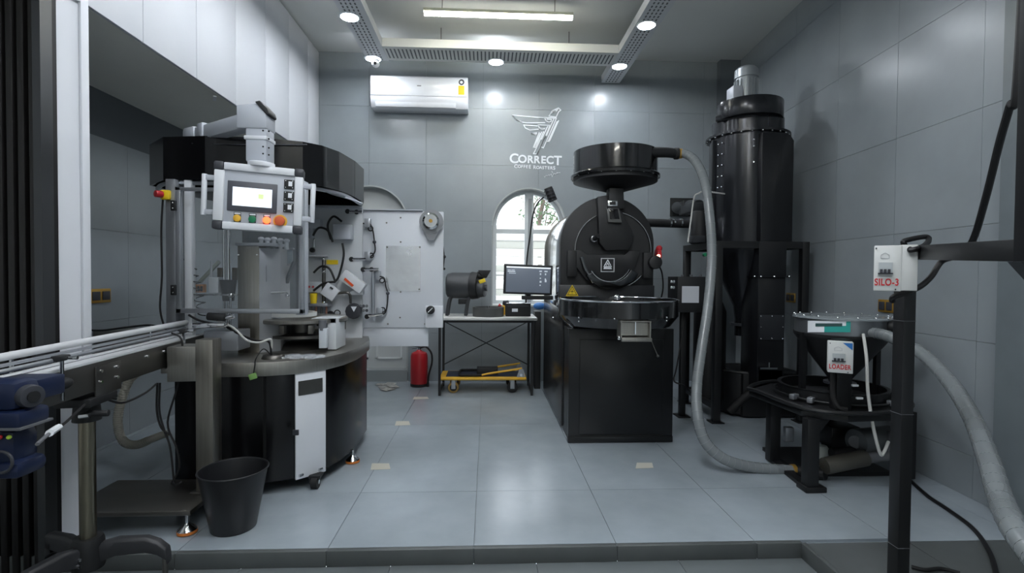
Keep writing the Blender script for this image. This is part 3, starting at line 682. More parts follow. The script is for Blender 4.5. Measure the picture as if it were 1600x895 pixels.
# ---- control panel on its swing arm
AY = 2.58
e0 = P(300,218,2.90); ar = Vector((P(405,190,AY).x, AY, P(405,186,AY).z))
base = Vector((e0.x, 2.95, ZC1))
part(MB().cyl((base.x,2.95,ZC0+.17),(base.x,2.95,ar.z-.04),.05,.045,seg=24),'arm_base',GREYP,.004)
part(MB().box((base.x+.005,2.94,ar.z-.01),(.11,.11,.11),RZ(-.55)),'arm_joint',GREYP,.02)
st = Vector((base.x,2.94,ar.z)); d = ar-st; an_ = math.atan2(d.y,d.x)
part(MB().box((st+ar)/2,(d.length-.04,.07,.075),RZ(an_)),'swing_arm',GREYP,.008)
part(MB().box(st+(ar-st)*.2,(.06,.09,.10),RZ(an_)),'arm_collar',GREYP,.012)
el = part(MB().prism([(-.085,-.06),(.058,-.06),(.058,.012),(.012,.062),(-.085,.05)],.11,xz(ar.y-.055)@Matrix.Translation((ar.x,ar.z,0))),'elbow',GREYP,.008)
part(MB().prism([(.004,.066),(.062,.002),(.072,.010),(.064,.034),(.028,.072)],.095,xz(ar.y-.060)@Matrix.Translation((ar.x,ar.z,0))),'elbow_cap',BLACKM,.004)
zb_ = P(405,256,AY).z
c_ = part(MB().bb(ar.x-.045,ar.x+.055,AY-.05,AY+.05,zb_,ar.z-.05),'drop_tube',GREYP,.01)
part(MB().bb(ar.x-.05,ar.x+.058,AY-.054,AY+.054,P(405,222,AY).z,P(405,216,AY).z),'tube_collar',WHITEP,.004)
m = MB()
for (px,py) in ((411,204),(420,205),(411,216),(420,217),(411,229),(420,231),(411,240),(420,242)): m.cyl(P(px,py,AY-.052),P(px,py,AY-.04),.0045,seg=8)
m.build('screws', BLACKM, fm, kind='stuff')
HY = 2.50; HK = .90
HM = face_cam(P(405,310,HY)) @ Matrix.Rotation(math.radians(-2.2),4,'Z') @ Matrix.Rotation(math.radians(15),4,'Y')
s1 = HY/800*HK
def hb(x0,x1,y0,y1,z0,z1):      # box in the panel's own frame (px units across and up, z metres towards the viewer)
    b_ = MB().bb(x0*s1,x1*s1,y0*s1,y1*s1,z0,z1); return b_
def hbuild(b_, name, m, par, bevel=.002): bmesh.ops.transform(b_.bm, matrix=HM, verts=b_.bm.verts[:]); return b_.build(name, m, par, bevel=bevel)
hp = hbuild(hb(-66,66,-53,53,-.05,0),'control_panel',GREYP,fm,.004)
hbuild(hb(-68,-53,-42,42,-.055,.012),'side_profile',WHITEP,hp,.004); hbuild(hb(55,68,-42,42,-.055,.012),'side_profile',WHITEP,hp,.004)
hbuild(hb(-54,54,43,55,-.055,.012),'side_profile',WHITEP,hp,.004); hbuild(hb(-54,54,-55,-43,-.055,.012),'side_profile',WHITEP,hp,.004)
for sx in (-1,1):
    for sy in (-1,1):
        x0_,x1_ = sorted((sx*54,sx*69)); y0_,y1_ = sorted((sy*42,sy*56)); hbuild(hb(x0_,x1_,y0_,y1_,-.057,.014),'corner_cap',DGREY,hp,.008)
hbuild(hb(-48,28,-24,26,0,.006),'screen_bezel',mat('screen_bezel_grey',(74,76,84),.4),hp,.003)
hbuild(hb(-40,20,-15,16,.006,.0075),'screen',mat('lit_screen_white',(232,238,246),.3,emit=.45),hp,0)
for k in range(6): hbuild(hb(-38,-38+8+k%3*7,11-k*4.5,12-k*4.5,.0075,.008),'screen_text',mat('screen_pale_line',(205,212,226),.4,emit=.5),hp,0)
hbuild(hb(-1,7,-1,7,.0075,.0082),'screen_mark',mat('screen_green',(196,236,150),.4,emit=.5),hp,0)
for k in range(3):
    y = 27-20*k; hbuild(hb(38,54,y-7,y+9,0,.006),'indicator_module',BLACKM,hp,.002); hbuild(hb(45,51,y-2,y+6,.006,.008),'indicator_mark',WHITEI,hp,0)
    m = MB()
    for (xx,yy) in ((40.5,7),(51.5,7),(40.5,-4.5),(51.5,-4.5)): m.cyl((xx*s1,(y+yy)*s1,.006),(xx*s1,(y+yy)*s1,.008),.002,seg=8)
    hbuild(m,'screws',WHITEI,hp,0)
for k,(x,c) in enumerate(((-32,YELLOW),(-9,GREENB),(13,mat('lit_red_button',(255,92,48),.4,emit=2.2)))):
    hbuild(hb(x-5.5,x+5.5,-42,-26,0,.002),'button_label',DGREY,hp,.001); hbuild(hb(x-4.5,x+4.5,-29,-27,.002,.0026),'label_print',WHITEI,hp,0)
    hbuild(MB().cyl((x*s1,-36*s1,0),(x*s1,-36*s1,.014),.0165,seg=22),'push_button',c,hp,.002)
hbuild(MB().cyl((34*s1,-36*s1,0),(34*s1,-36*s1,.003),.031,seg=30),'emergency_ring',YELLOW,hp,0)
hbuild(MB().cyl((34*s1,-36*s1,.003),(34*s1,-36*s1,.014),.014,seg=20).cyl((34*s1,-36*s1,.014),(34*s1,-36*s1,.03),.023,seg=26),'emergency_stop',mat('stop_orange_red',(206,92,50),.45),hp,.003)
for sx in (-1,1):
    a_ = sx*84; [hbuild(hb(*sorted((sx*66,a_)),y_,y_+9,-.03,-.01),'handle_arm',GREYP,hp,.003) for y_ in (24,-33)]
    hbuild(MB().cyl((a_*s1,-34*s1,-.02),(a_*s1,34*s1,-.02),.012,seg=16),'handle_bar',WHITEP,hp,.002)
hbuild(MB().cyl((0,54*s1,-.03),(0,62*s1,-.03),.06,seg=28),'panel_socket',WHITEP,hp,.003)

# ================================================================ CONVEYOR
cv = empty('conveyor', (-1.47, 1.9, LOW), 'slim steel belt conveyor on a pedestal leading into the filling machine', 'conveyor')
A0 = Vector((-1.475, 1.9)); A1 = Vector((P(300,515,2.78).x-.0, 2.78)); dv = (A1-A0).normalized(); nv = Vector((dv.y,-dv.x)); CT = .80
def cpt(s, n, z): q = A0+dv*s+nv*n; return Vector((q.x,q.y,z))
CA = math.atan2(dv.y,dv.x)
def cbox(s0,s1_,n0,n1,z0,z1,name,m,bevel=.001,par=None):
    return MB().box(cpt((s0+s1_)/2,-(n0+n1)/2*-1,(z0+z1)/2),(s1_-s0,n1-n0,z1-z0),RZ(CA)).build(name,m,par or cv,bevel=bevel)
S0, S1 = -1.1, .92
cbox(S0,S1,.045,.05,CT-.105,CT,'side_plate',DSTEEL); cbox(S0,S1,-.05,-.045,CT-.105,CT,'side_plate',DSTEEL)
BELT = mat('white_belt',(206,208,210),.35)
cbox(S0,S1,-.043,.043,CT-.012,CT-.002,'belt',BELT)
cbox(S0,S1,.040,.055,CT,CT+.008,'edge_strip',BELT); cbox(S0,S1,-.055,-.040,CT,CT+.008,'edge_strip',BELT)
MB().cyl(cpt(S0,.060,CT+.045),cpt(S1,.060,CT+.045),.007,seg=12).build('guide_rail', ALU, cv)
MB().cyl(cpt(S0,-.045,CT+.065),cpt(S1,-.045,CT+.065),.013,seg=12).build('guide_rail', BELT, cv)
MB().cyl(cpt(S0,-.040,CT+.04),cpt(S1,-.040,CT+.04),.006,seg=12).build('guide_rail', ALU, cv)
for s in (-.18,.63):
    MB().cyl(cpt(s,.075,CT-.09),cpt(s,.075,CT+.055),.006,seg=10).build('rail_post', CHROME, cv)
    b_ = MB().box(cpt(s,.072,CT+.05),(.05,.03,.018),RZ(CA)).build('rail_clamp', BLACKM, cv, bevel=.004)
    MB().cyl(cpt(s+.01,.085,CT+.048),cpt(s+.01,.115,CT+.048),.006,seg=10).build('clamp_bolt', CHROME, b_)
    MB().sph(cpt(s,.075,CT-.035),.028,(1.5,.8,.7),rot=RZ(CA)).build('knob', BLACKM, cv)
    MB().cyl(cpt(s,-.07,CT-.0),cpt(s,-.07,CT+.075),.006,seg=10).build('rail_post', CHROME, cv)
# saddle plate over the pedestal
cbox(.02,.17,.05,.056,CT-.125,CT-.015,'saddle_plate',DSTEEL,.001)
m = MB()
for s in (.045,.14):
    for z in (CT-.035,CT-.075): m.cyl(cpt(s,.056,z),cpt(s,.062,z),.006,seg=10)
m.build('bolts', CHROME, cv, kind='stuff')
m = MB()
for s in (.36,.5,.55): m.cyl(cpt(s,.05,CT-.03),cpt(s,.056,CT-.03),.006,seg=10)
m.build('bolts', CHROME, cv, kind='stuff')
px_, py_ = cpt(.06,0,0).x, cpt(.06,0,0).y
MB().box((px_,py_,CT-.14),(.16,.12,.03),RZ(CA)).build('saddle_block', BLACKM, cv, bevel=.004)
MB().cyl((px_,py_,CT-.22),(px_,py_,CT-.155),.045,.04,seg=24).build('pole_clamp', BLACKM, cv, bevel=.003)
MB().cyl((px_+.03,py_-.04,CT-.185),(px_+.10,py_-.03,CT-.185),.012,seg=14).build('clamp_handle', BLACKM, cv, bevel=.003)
MB().cyl((px_+.02,py_-.06,CT-.19),(px_+.055,py_-.06,CT-.185),.008,seg=10).build('clamp_bolt', CHROME, cv)
MB().cyl((px_,py_,.10),(px_,py_,CT-.2),.026,seg=28).build('pole', mat('warm_steel_tube',(140,134,118),.28,1.0), cv)
MB().lathe([(0,0),(.05,0),(.055,.02),(.05,.10),(.045,.115),(0,.115)],(px_,py_,0.03)).build('hub', BLACKM, cv)
PLAST = mat('dark_moulded_plastic',(44,45,48),.5)
def cleg(dx,dy,L_):
    u_ = Vector((dx,dy,0)).normalized(); o_ = Vector((px_,py_,0)); b0 = o_+u_*.03
    m = MB(); pts = [(.03,.085,.045),(.10,.105,.04),(.20,.105,.036),(L_-.03,.09,.032),(L_,.065,.028),(L_+.004,.04,.022)]
    sd = Vector((-u_.y,u_.x,0)); rings=[]
    for (t,z,h_) in pts:
        c = o_+u_*t+Vector((0,0,z)); rings.append([m.bm.verts.new(c+sd*a_*.021+Vector((0,0,b_*h_))) for a_,b_ in ((-1,-.8),(1,-.8),(1,.5),(.6,.75),(-.6,.75),(-1,.5))])
    for a_,b_ in zip(rings,rings[1:]):
        for k in range(6): m.bm.faces.new((a_[k],a_[(k+1)%6],b_[(k+1)%6],b_[k]))
    m.bm.faces.new(rings[0]); m.bm.faces.new(rings[-1])
    l_ = m.build('leg', PLAST, cv, bevel=.005)
    e = o_+u_*(L_-.01); MB().cyl((e.x,e.y,LOW+.015),(e.x,e.y,.045),.010,seg=12).build('levelling_screw', DSTEEL, l_)
    MB().lathe([(0,0),(.032,0),(.032,.01),(.018,.028),(0,.03)],(e.x,e.y,LOW)).build('foot', RUBBER, l_)
    for z in (.085,.06): MB().cyl((b0.x+u_.x*.02+sd.x*.018,b0.y+u_.y*.02+sd.y*.018,z),(b0.x+u_.x*.02+sd.x*.026,b0.y+u_.y*.02+sd.y*.026,z),.006,seg=8).build('leg_bolt', CHROME, l_)
cleg(.98,.12,.27); cleg(-.25,-1,.34); cleg(-1,.35,.20)
# control box under the rail and cables
sb = cbox(.50,.62,.062,.20,CT-.17,CT-.01,'control_box',STEEL,.002)
MB().tube([cpt(.18,.03,CT-.17),P(160,620,2.0),P(190,629,2.1),P(225,615,2.25),P(244,600,2.36)],.0045,8).build('cable', CABLE, cv)
for pts in ([(246,598),(245,640),(252,668),(268,680)],[(250,598),(249,640),(256,670),(266,700),(272,755)],[(268,520),(285,535),(278,600),(262,660),(276,700),(280,730),(268,755)]):
    MB().tube([P(a_,b_,2.44) for a_,b_ in pts],.0045,8).build('cable', CABLE, cv)
# gear motor at the left
GM = cpt(-.42,.20,0); gy = 1.42
gm = MB().pbox(-60,597,24,645,gy,.085).build('gearbox', BLUE, cv, bevel=.022)
c = P(43,618,gy+.035); cn_ = Vector((.93,-.37,0)); MB().cyl(c,c+cn_*.025,.032,.030,seg=28).build('shaft_cap', DGREY, gm, bevel=.004)
MB().cyl(c+cn_*.023,c+cn_*.029,.015,seg=20).build('shaft_hole', BLACKM, gm)
MB().pbox(-60,645,30,672,gy-.01,.10).build('motor_flange', BLUE, gm, bevel=.012)
MB().pbox(-60,672,22,738,gy+.005,.09).build('motor_body', BLUE, cv, bevel=.03)
MB().pbox(-60,724,28,752,gy-.005,.10).build('motor_fan_cover', BLUE, cv, bevel=.02)
MB().pbox(-60,670,31,673,gy-.013,.105).build('motor_seam', MGREY, gm)
MB().sph(P(14,683,gy-.002),.006).build('sight_glass', mat('lime_dot',(170,200,60),.3), cv); MB().sph(P(0,683,gy),.006).build('red_dot', RED, cv)
MB().ring(P(2,722,gy-.01),.028,.004,(0,1,0)).build('terminal_cover', DGREY, cv)
MB().bb(c.x-.16,c.x-.03,gy+.04,gy+.2,c.z-.03,c.z+.03).build('drive_mount', BLUE, cv, bevel=.006)
MB().tube([P(132,632,1.84),P(108,655,1.7),P(92,668,1.6)],.004,8).build('cable', CABLE, cv)
MB().tube([P(91,667,1.6),P(76,678,1.5),P(58,694,1.43)],.005,8).build('grey_cable', MGREY, cv)
MB().tube([P(92,667,1.6),P(84,672,1.56),P(77,677,1.5)],.010,8,3).build('tape_wrap', WHITEI, cv)

# steel stand with post that carries the end of the conveyor
ss = empty('steel_stand', (-1.45, 2.4, 0), 'low stainless steel platform with an upright square post beside the filling machine', 'stand')
zt = .115; fy = 2.16
q0 = PZ(297,798,zt)
MB().bb(-1.80,q0.x,q0.y,2.57,zt-.022,zt).build('platform', DSTEEL, ss, bevel=.003)
for (x,y) in ((q0.x-.035,q0.y+.04),(-1.75,q0.y+.04),(q0.x-.035,2.50),(-1.75,2.50)): lev_foot(x,y,zt-.02,ss,.040)
a = P(309,600,2.42).x; b = P(336,600,2.42).x; ztp = P(320,530,2.42).z
po_ = MB().bb(a,b,2.40,2.48,zt,ztp).build('post', STEELV, ss, bevel=.003)
MB().bb(-1.50,a+.002,2.42,2.46,CT-.135,CT-.108).build('support_arm', STEEL, ss, bevel=.002)
MB().bb(a-.02,b+.02,2.385,2.495,zt,zt+.01).build('post_flange', DSTEEL, ss, bevel=.002)
MB().tube([P(268,755,2.44),P(276,757,2.43),P(284,752,2.44)],.005,6).build('cable_tie', CABLE, ss)
# ---- bin
bq = P(365,780,2.31); bx_ = bq.x
wbn = empty('waste_bin', (bx_,2.31,0), 'black plastic waste bin standing in front of the filling machine', 'bin')
BIN = mat('black_bin_plastic',(26,27,30),.42)
MB().lathe([(0,0),(.088,0),(.092,.004),(.140,.262),(.136,.262),(.088,.008),(0,.008)],(bx_,2.31,0),seg=48).build('bucket', BIN, wbn)
MB().ring((bx_,2.31,.262),.1405,.004,seg=48).build('rim', BIN, wbn)
# ---- ribbed drain hose by the left wall
m = MB(); hp_ = [P(232,575,3.0),P(205,590,3.0),P(190,625,3.0),P(184,660,3.0),P(192,688,3.0),P(212,695,3.0),P(236,686,3.0),P(262,676,3.05)]
hp_[5].z = max(hp_[5].z,.03)
m.tube(hp_,.021,12,8)
for i_,p_ in enumerate(catmull([Vector(v) for v in hp_],9)[:-1]):
    pass
dh = m.build('ribbed_hose', mat('ivory_hose',(184,182,170),.5), None); tag(dh,'cream ribbed hose looping down behind the conveyor','hose')
pth = catmull([Vector(v) for v in hp_],10); m = MB()
for i_ in range(0,len(pth)-12):
    m.ring(pth[i_],.0225,.0022,(pth[i_+1]-pth[i_]),14,5)
mm_ = m.build('ribs', mat('ivory_hose_rib',(170,168,156),.5), dh, kind='stuff')
# steel box on the wall behind the conveyor with a cable
wbx = MB().bb(LW+.0105,P(262,530,3.35).x,3.35,3.55,P(220,560,3.35).z,P(220,517,3.35).z).build('steel_box', STEEL, None, bevel=.004); tag(wbx,'low steel box against the left wall behind the conveyor','box')
wc = MB().tube([P(130,515,3.2),P(160,516,3.2),P(200,511,3.2),P(235,508,3.15),P(262,514,3.1),P(285,517,3.0)],.006,8).build('wall_cable', CABLE, None); tag(wc,'black cable running level across the left wall to the machine','cable')
so_ = PX(155,462,LW+.012); s1o = empty('wall_socket', so_, 'gold-framed socket with two inserts on the left wall', 'socket')
MB().bb(LW+.011,LW+.022,so_.y-.09,so_.y+.09,so_.z-.045,so_.z+.045).build('plate', BRASS, s1o, bevel=.003)
for dy in (-.04,.045): MB().bb(LW+.022,LW+.027,so_.y+dy-.032,so_.y+dy+.032,so_.z-.028,so_.z+.028).build('socket_insert', DGREY, s1o, bevel=.002)
# ================================================================ BACK WALL FITTINGS
# air conditioner
ac = empty('air_conditioner', (P(655,145,5.3).x, 5.33, 2.85), 'white split air conditioner high on the back wall', 'air conditioner')
xa, xb = P(579,140,5.24).x, P(731,140,5.24).x; zt_ = P(655,118,5.24).z; zl = P(655,171,5.3).z
prof = [(0,0),(.17,0),(.205,.06),(.215,.10),(.215,.30),(.20,.325),(.17,.335),(0,.335)]; hs = (zt_-zl)/.335
ACW = mat('glossy_white_plastic',(222,225,230),.22,coat=.3)
def acprism(pf, x0, x1): return MB().prism([(-p[0], p[1]*hs) for p in pf], x1-x0, Matrix(((0,0,1,x0),(1,0,0,D-.012),(0,1,0,zl),(0,0,0,1))))
acprism(prof,xa,xb).build('body', ACW, ac, bevel=.006)
acprism([(.212,.115),(.222,.115),(.222,.305),(.212,.315)],xa+.004,xb-.004).build('front_panel', ACW, ac, bevel=.003)
MB().bb(xa+.05,xb-.12,D-.012-.196,D-.012-.185,zl+.020*hs,zl+.030*hs).build('louvre_gap', DGREY, ac)
acprism([(.175,.004),(.198,.004),(.212,.05),(.206,.05)],xa+.05,xb-.12).build('louvre', ACW, ac, bevel=.001)
xs_ = P(722,125,5.24).x; fy_ = D-.012-.2225
MB().bb(xs_-.035,xs_+.025,fy_-.001,fy_,zt_-.19,zt_-.10).build('yellow_sticker', YSIGN, ac); MB().ring((xs_-.004,fy_-.001,zt_-.065),.022,.007,(0,1,0),20,6).build('energy_dial', DGREY, ac)
MB().bb((xa+xb)/2-.02,(xa+xb)/2+.02,fy_-.001,fy_,zt_-.115,zt_-.107).build('maker_mark', MGREY, ac)
# dome camera below the left tray
c = PZ(587,103,ZB-.001); sc_ = empty('security_camera', c, 'small white dome camera hanging under the left end of the ceiling tray', 'camera')
c.y = 4.96; c.x = P(587,103,4.96).x
MB().cyl((c.x,c.y,ZB-.025),(c.x,c.y,ZB-.0005),.035,seg=24).build('mount', WHITEI, sc_, bevel=.003)
MB().sph((c.x,c.y,ZB-.055),.036).build('body', WHITEI, sc_); MB().cyl((c.x,c.y-.036,ZB-.062),(c.x,c.y-.02,ZB-.058),.015,seg=16).build('lens', BLACKM, sc_)
# wall logo
lg = empty('wall_logo', P(838,215,D-.012), 'white bird emblem and CORRECT COFFEE ROASTERS lettering on the back wall', 'logo')
sL = (D-.012)/800/6.394      # metres per zoom pixel (the crop was 6.394x)
O = P(840,220,D-.0125); LM = face_cam((O.x,D-.0125,O.z)) @ Matrix.Rotation(math.radians(-.9),4,'Z')
def L(x,y): return ((x-511)*sL, (447-y)*sL)
lines = [[(255,205),(572,218)],[(255,205),(290,248),(345,270),(400,275),(580,265)],[(262,212),(300,252),(335,262)],[(368,296),(505,300)],[(368,296),(385,325),(430,343),(515,333)],[(450,378),(500,368)],[(450,378),(490,388)],[(455,380),(498,378)],
 [(618,200),(650,145),(700,120),(712,115),(735,135),(715,150),(690,205),(618,200)],[(640,170),(660,165),(668,150),(690,150),(705,128)],[(650,165),(672,158),(690,135)],
 [(575,216),(692,216),(680,250),(598,448),(628,450),(715,240)],[(575,216),(588,245),(620,258),(640,250),(645,232),(600,230)],[(668,225),(640,290),(598,395)],
 [(512,290),(628,290),(615,330),(545,505)],[(512,290),(525,318),(550,330),(580,325)],[(610,295),(550,430)],[(700,250),(620,440)],[(598,448),(570,515),(545,505)],
 [(525,365),(470,512),(492,515)],[(548,360),(492,515)],[(568,355),(505,510),(472,578),(510,578),(560,462),(590,395)],[(535,375),(480,505)],[(545,505),(512,575)]]
lines = [[L(*p) for p in ln] for ln in lines]
m = MB(); strokes(m, lines, 10*sL, LM, .004); m.build('bird_emblem', WHITEI, lg, smooth=False)
def ltext(body, x, y, size, bold, name, space=1): 
    p = L(x,y); return text(body, size*sL, LM@Matrix.Translation((p[0],p[1],0)), name, WHITEI, lg, .002, bold*sL, space)
for ch, x, y, s_ in (('C',280,634,132),('O',364,636,108),('R',443,637,102),('R',508,637,102),('E',574,637,102),('C',640,637,108),('T',718,640,128)): ltext(ch, x, y, s_, 3.2, 'letter')
for ch, x, s_ in zip('COFFEE', (300,335,362,386,410,440), (50,42,42,42,42,50)): ltext(ch, x, 708, s_, 1.0, 'letter')
for ch, x, s_ in zip('ROASTERS', (487,520,548,574,600,628,656,684), (50,42,42,42,42,42,42,50)): ltext(ch, x, 712, s_, 1.0, 'letter')
m = MB(); strokes(m, [[L(*p) for p in ln] for ln in ([(585,795),(592,808),(602,788),(618,790),(635,778),(640,790),(655,770),(665,800),(680,765),(700,772),(712,755),(745,758)],[(660,742),(668,760)],[(690,770),(745,752)])], 3*sL, LM, .003)
m.build('signature', WHITEI, lg, smooth=False)

# fire extinguisher
c = P(655,570,5.22); fe = empty('fire_extinguisher', (c.x,5.22,0), 'red fire extinguisher standing on the floor by the back wall', 'fire extinguisher')
zz = P(655,548,5.22).z
MB().lathe([(0,.008),(.082,.008),(.086,.02),(.086,zz-.05),(.075,zz-.02),(.03,zz),(.022,zz+.012),(0,zz+.012)],(c.x,5.22,0),seg=36).build('cylinder', RED, fe)
MB().cyl((c.x,5.22,0),(c.x,5.22,.03),.088,seg=32).build('foot_ring', BLACKM, fe, bevel=.003)
MB().cyl((c.x,5.22,zz),(c.x,5.22,zz+.035),.016,seg=16).build('valve', CHROME, fe)
MB().box((c.x-.03,5.22,zz+.045),(.10,.02,.012),RY(.15)).build('lever', BLACKM, fe, bevel=.002)
MB().box((c.x-.03,5.22,zz+.024),(.09,.018,.008),RY(-.1)).build('carry_handle', CHROME, fe, bevel=.002)
MB().tube([(c.x+.01,5.2,zz+.03),(c.x+.07,5.19,zz+.045),(c.x+.125,5.19,zz-.02),(c.x+.13,5.19,zz-.12),(c.x+.10,5.18,zz-.24),(c.x+.095,5.18,zz-.32)],.0095,8).build('hose', CABLE, fe)
MB().cyl((c.x+.095,5.18,zz-.31),(c.x+.09,5.18,zz-.38),.012,.016,seg=14).build('nozzle', BLACKM, fe)

# ================================================================ SIDE TABLE
TY0, TY1 = 4.78, 5.25; tx0, tx1 = P(687,500,TY0).x, P(832,500,TY0).x; tz = .735
st_ = empty('side_table', ((tx0+tx1)/2,(TY0+TY1)/2,0), 'narrow pale-topped table with thin black cross-braced frame', 'table')
MB().bb(tx0-.02,tx1+.045,TY0-.02,TY1,tz-.028,tz).build('table_top', IVORY, st_, bevel=.008)
for x in (tx0,tx1):
    for y in (TY0+.012,TY1-.03): MB().bb(x-.011,x+.011,y-.011,y+.011,0,tz-.028).build('leg', BLACKM, st_)
    MB().bb(x-.009,x+.009,TY0+.02,TY1-.03,tz-.05,tz-.03).build('side_rail', BLACKM, st_); MB().bb(x-.009,x+.009,TY0+.02,TY1-.03,.03,.045).build('side_rail', BLACKM, st_)
MB().bb(tx0,tx1,TY0+.002,TY0+.02,tz-.05,tz-.028).build('front_rail', BLACKM, st_); MB().bb(tx0,tx1,TY1-.04,TY1-.02,tz-.05,tz-.028).build('rear_rail', BLACKM, st_)
for a_, b_ in (((tx0+.01,.22),(tx1-.01,tz-.08)),((tx0+.01,tz-.08),(tx1-.01,.22))): MB().cyl((a_[0],TY1-.03+(.006 if a_[1]<.3 else -.006),a_[1]),(b_[0],TY1-.03+(.006 if a_[1]<.3 else -.006),b_[1]),.005,seg=8).build('cross_brace', BLACKM, st_)
# platform trolley under the table
PY0, PY1 = 4.86, 5.22; a = P(686,592,PY0); b = P(823,592,PY0); pz = P(750,592,PY0).z
pt = empty('platform_trolley', ((a.x+b.x)/2, 5.04, 0), 'yellow platform trolley with folded handle parked under the side table', 'trolley')
pc = [(a.x,PY0),(b.x,PY0),(b.x,PY1),(a.x,PY1)]
MB().prism(pc,.028,T(pz-.014)).build('deck', YELLOW, pt, bevel=.012)
MB().bb(a.x+.06,b.x-.05,PY0+.045,PY1-.04,pz+.0135,pz+.018).build('deck_mat', mat('dark_blue_mat',(44,50,64),.7), pt, bevel=.002)
for i_,(x,y) in enumerate(((P(708,600,PY0).x,PY0+.05),(P(708,600,PY0).x,PY1-.05),(P(801,600,PY0).x,PY0+.05),(P(801,600,PY0).x,PY1-.05))):
    wh = MB().cyl((x-.0,y-.014,.052),(x,y+.014,.052),.052,seg=26).build('wheel', RUBBER if i_>1 else mat('yellow_brown_tyre',(150,120,60),.6), pt, bevel=.004)
    MB().cyl((x,y-.016,.052),(x,y+.016,.052),.034,seg=20).build('hub', BLACKM, wh)
    MB().bb(x-.02,x+.02,y-.022,y-.018,.04,pz-.012).build('caster_fork', ALU, wh, bevel=.004)
for (s0,sy) in ((.0,PY0+.03),(.03,PY1-.05)):
    hx = b.x-.06+s0*0; p0 = Vector((b.x-.045,sy,pz+.095)); p1 = Vector((b.x-.34,sy,pz+.05)); p2 = Vector((b.x-.43,sy,pz+.032)); p3 = Vector((b.x-.62,sy,pz+.03))
    MB().tube([p0,p1,p2],.010,10,4).build('handle_tube', YELLOW, pt); MB().tube([p2,p3],.0115,10,0).build('handle_grip', RUBBER, pt)
    MB().prism([(b.x-.10,pz),(b.x-.01,pz),(b.x-.03,pz+.09),(b.x-.07,pz+.09)],.003,xz(sy-.014)).build('hinge_plate', ALU, pt)
    MB().cyl((b.x-.052,sy-.02,pz+.035),(b.x-.052,sy+.0,pz+.035),.012,seg=12).build('hinge_bolt', CHROME, pt)
MB().tube([(b.x-.61,PY0+.03,pz+.03),(b.x-.645,PY0+.06,pz+.03),(b.x-.645,PY1-.08,pz+.03),(b.x-.61,PY1-.05,pz+.03)],.0115,10,4).build('handle_end', RUBBER, pt)
MB().pbox(745,590,778,575,4.98,.12).build('foot_lock', BLACKM, pt, bevel=.004)
# little drum roaster on the table
sr = empty('sample_roaster', (P(722,480,4.98).x,4.98,tz), 'small matte black drum roaster with short funnel on the side table', 'roaster')
GM_ = mat('grey_black_cast', (66,68,70), .45, .3, var=.1)
sy = 4.98; c0 = P(697,446,sy); c1 = P(739,446,sy); c0.z = c1.z
MB().lathe([(0,0),(.085,0),(.112,.015),(.125,.06),(.125,(c1-c0).length),(0,(c1-c0).length)],c0,(1,0,0),seg=36).build('drum', GM_, sr)
fd = Vector((1,-.35,0)).normalized()
MB().cyl(c1+Vector((-.01,0,-.0)),c1+Vector((.06,-.02,0)),.135,.125,seg=28).build('front_plate', BLACKM, sr, bevel=.006)
MB().cyl(c1+Vector((.055,-.03,-.03)),c1+Vector((.12,-.055,-.03)),.085,.075,seg=24).build('door_ring', GM_, sr, bevel=.004)
MB().cyl(c1+Vector((.11,-.05,-.02)),c1+Vector((.14,-.06,-.02)),.03,seg=16).build('sight_glass', DGREY, sr, bevel=.003)
MB().box(c1+Vector((.09,-.09,.045)),(.06,.02,.035),RY(-.4)).build('yellow_label', YSIGN, sr, bevel=.002)
c = P(757,427,4.95); MB().prism([(-.062,.03),(.062,.03),(.02,-.045),(-.012,-.045)],.09,face_cam(c-Vector((0,-.045,0)))).build('funnel', BLACKM, sr, bevel=.003)
MB().cyl(c+Vector((-.005,0,-.03)),c1+Vector((.04,-.02,.10)),.028,.04,seg=16).build('funnel_neck', BLACKM, sr)
for (px,o_) in ((702,-.07),(702,.07),(731,-.07),(731,.07)):
    x = P(px,480,sy).x; MB().tube([(x+.035,sy+o_*.5,c0.z-.09),(x+.005,sy+o_*.9,c0.z-.14),(x-.012,sy+o_,tz+.06),(x-.018,sy+o_,tz+.004)],.016,8).build('leg', GM_, sr)
MB().box((c0.x+.17,sy,c0.z-.155),(.10,.07,.05)).build('motor', BLACKM, sr, bevel=.006)
cb = P(763,482,4.86)
pn = empty('cooling_pan', (cb.x,4.93,tz), 'round grey pan with low rim in front of the small drum roaster', 'pan')
MB().lathe([(0,0),(.148,0),(.150,.004),(.150,.088),(.146,.090),(.143,.086),(.143,.012),(0,.012)],(cb.x,4.93,tz),seg=48).build('pan_body', mat('grey_cast_pan',(86,87,86),.5,.2), pn)
MB().lathe([(0,.06),(.12,.06),(.12,.064),(0,.074)],(cb.x,4.93,tz),seg=32).build('sieve', DSTEEL, pn)
MB().cyl((cb.x,4.93,tz+.012),(cb.x,4.93,tz+.10),.015,seg=14).build('stirrer_hub', CHROME, pn)
# black device box
db = empty('black_device_box', (P(808,482,4.92).x,5.0,tz), 'low black plastic device box with a white label on the side table', 'box')
q0, q1 = P(790,474,4.92), P(829,490,4.92)
MB().bb(q0.x,q1.x,4.90,5.06,tz,q0.z).build('case', BLACKM, db, bevel=.006)
MB().bb(q0.x+.0,q1.x-.0,4.895,5.06,q0.z-.002,q0.z+.006).build('lid_edge', CHROME, db, bevel=.002)
MB().pbox(800,482,809,487,4.898,.003).build('white_label', WHITEI, db); MB().pbox(793,477,826,479,4.896,.004).build('front_groove', DGREY, db)
MB().cyl((q0.x-.02,4.95,q0.z+.005),(q0.x+.02,4.93,q0.z-.0),.022,.03,seg=18).build('nozzle', DGREY, db)
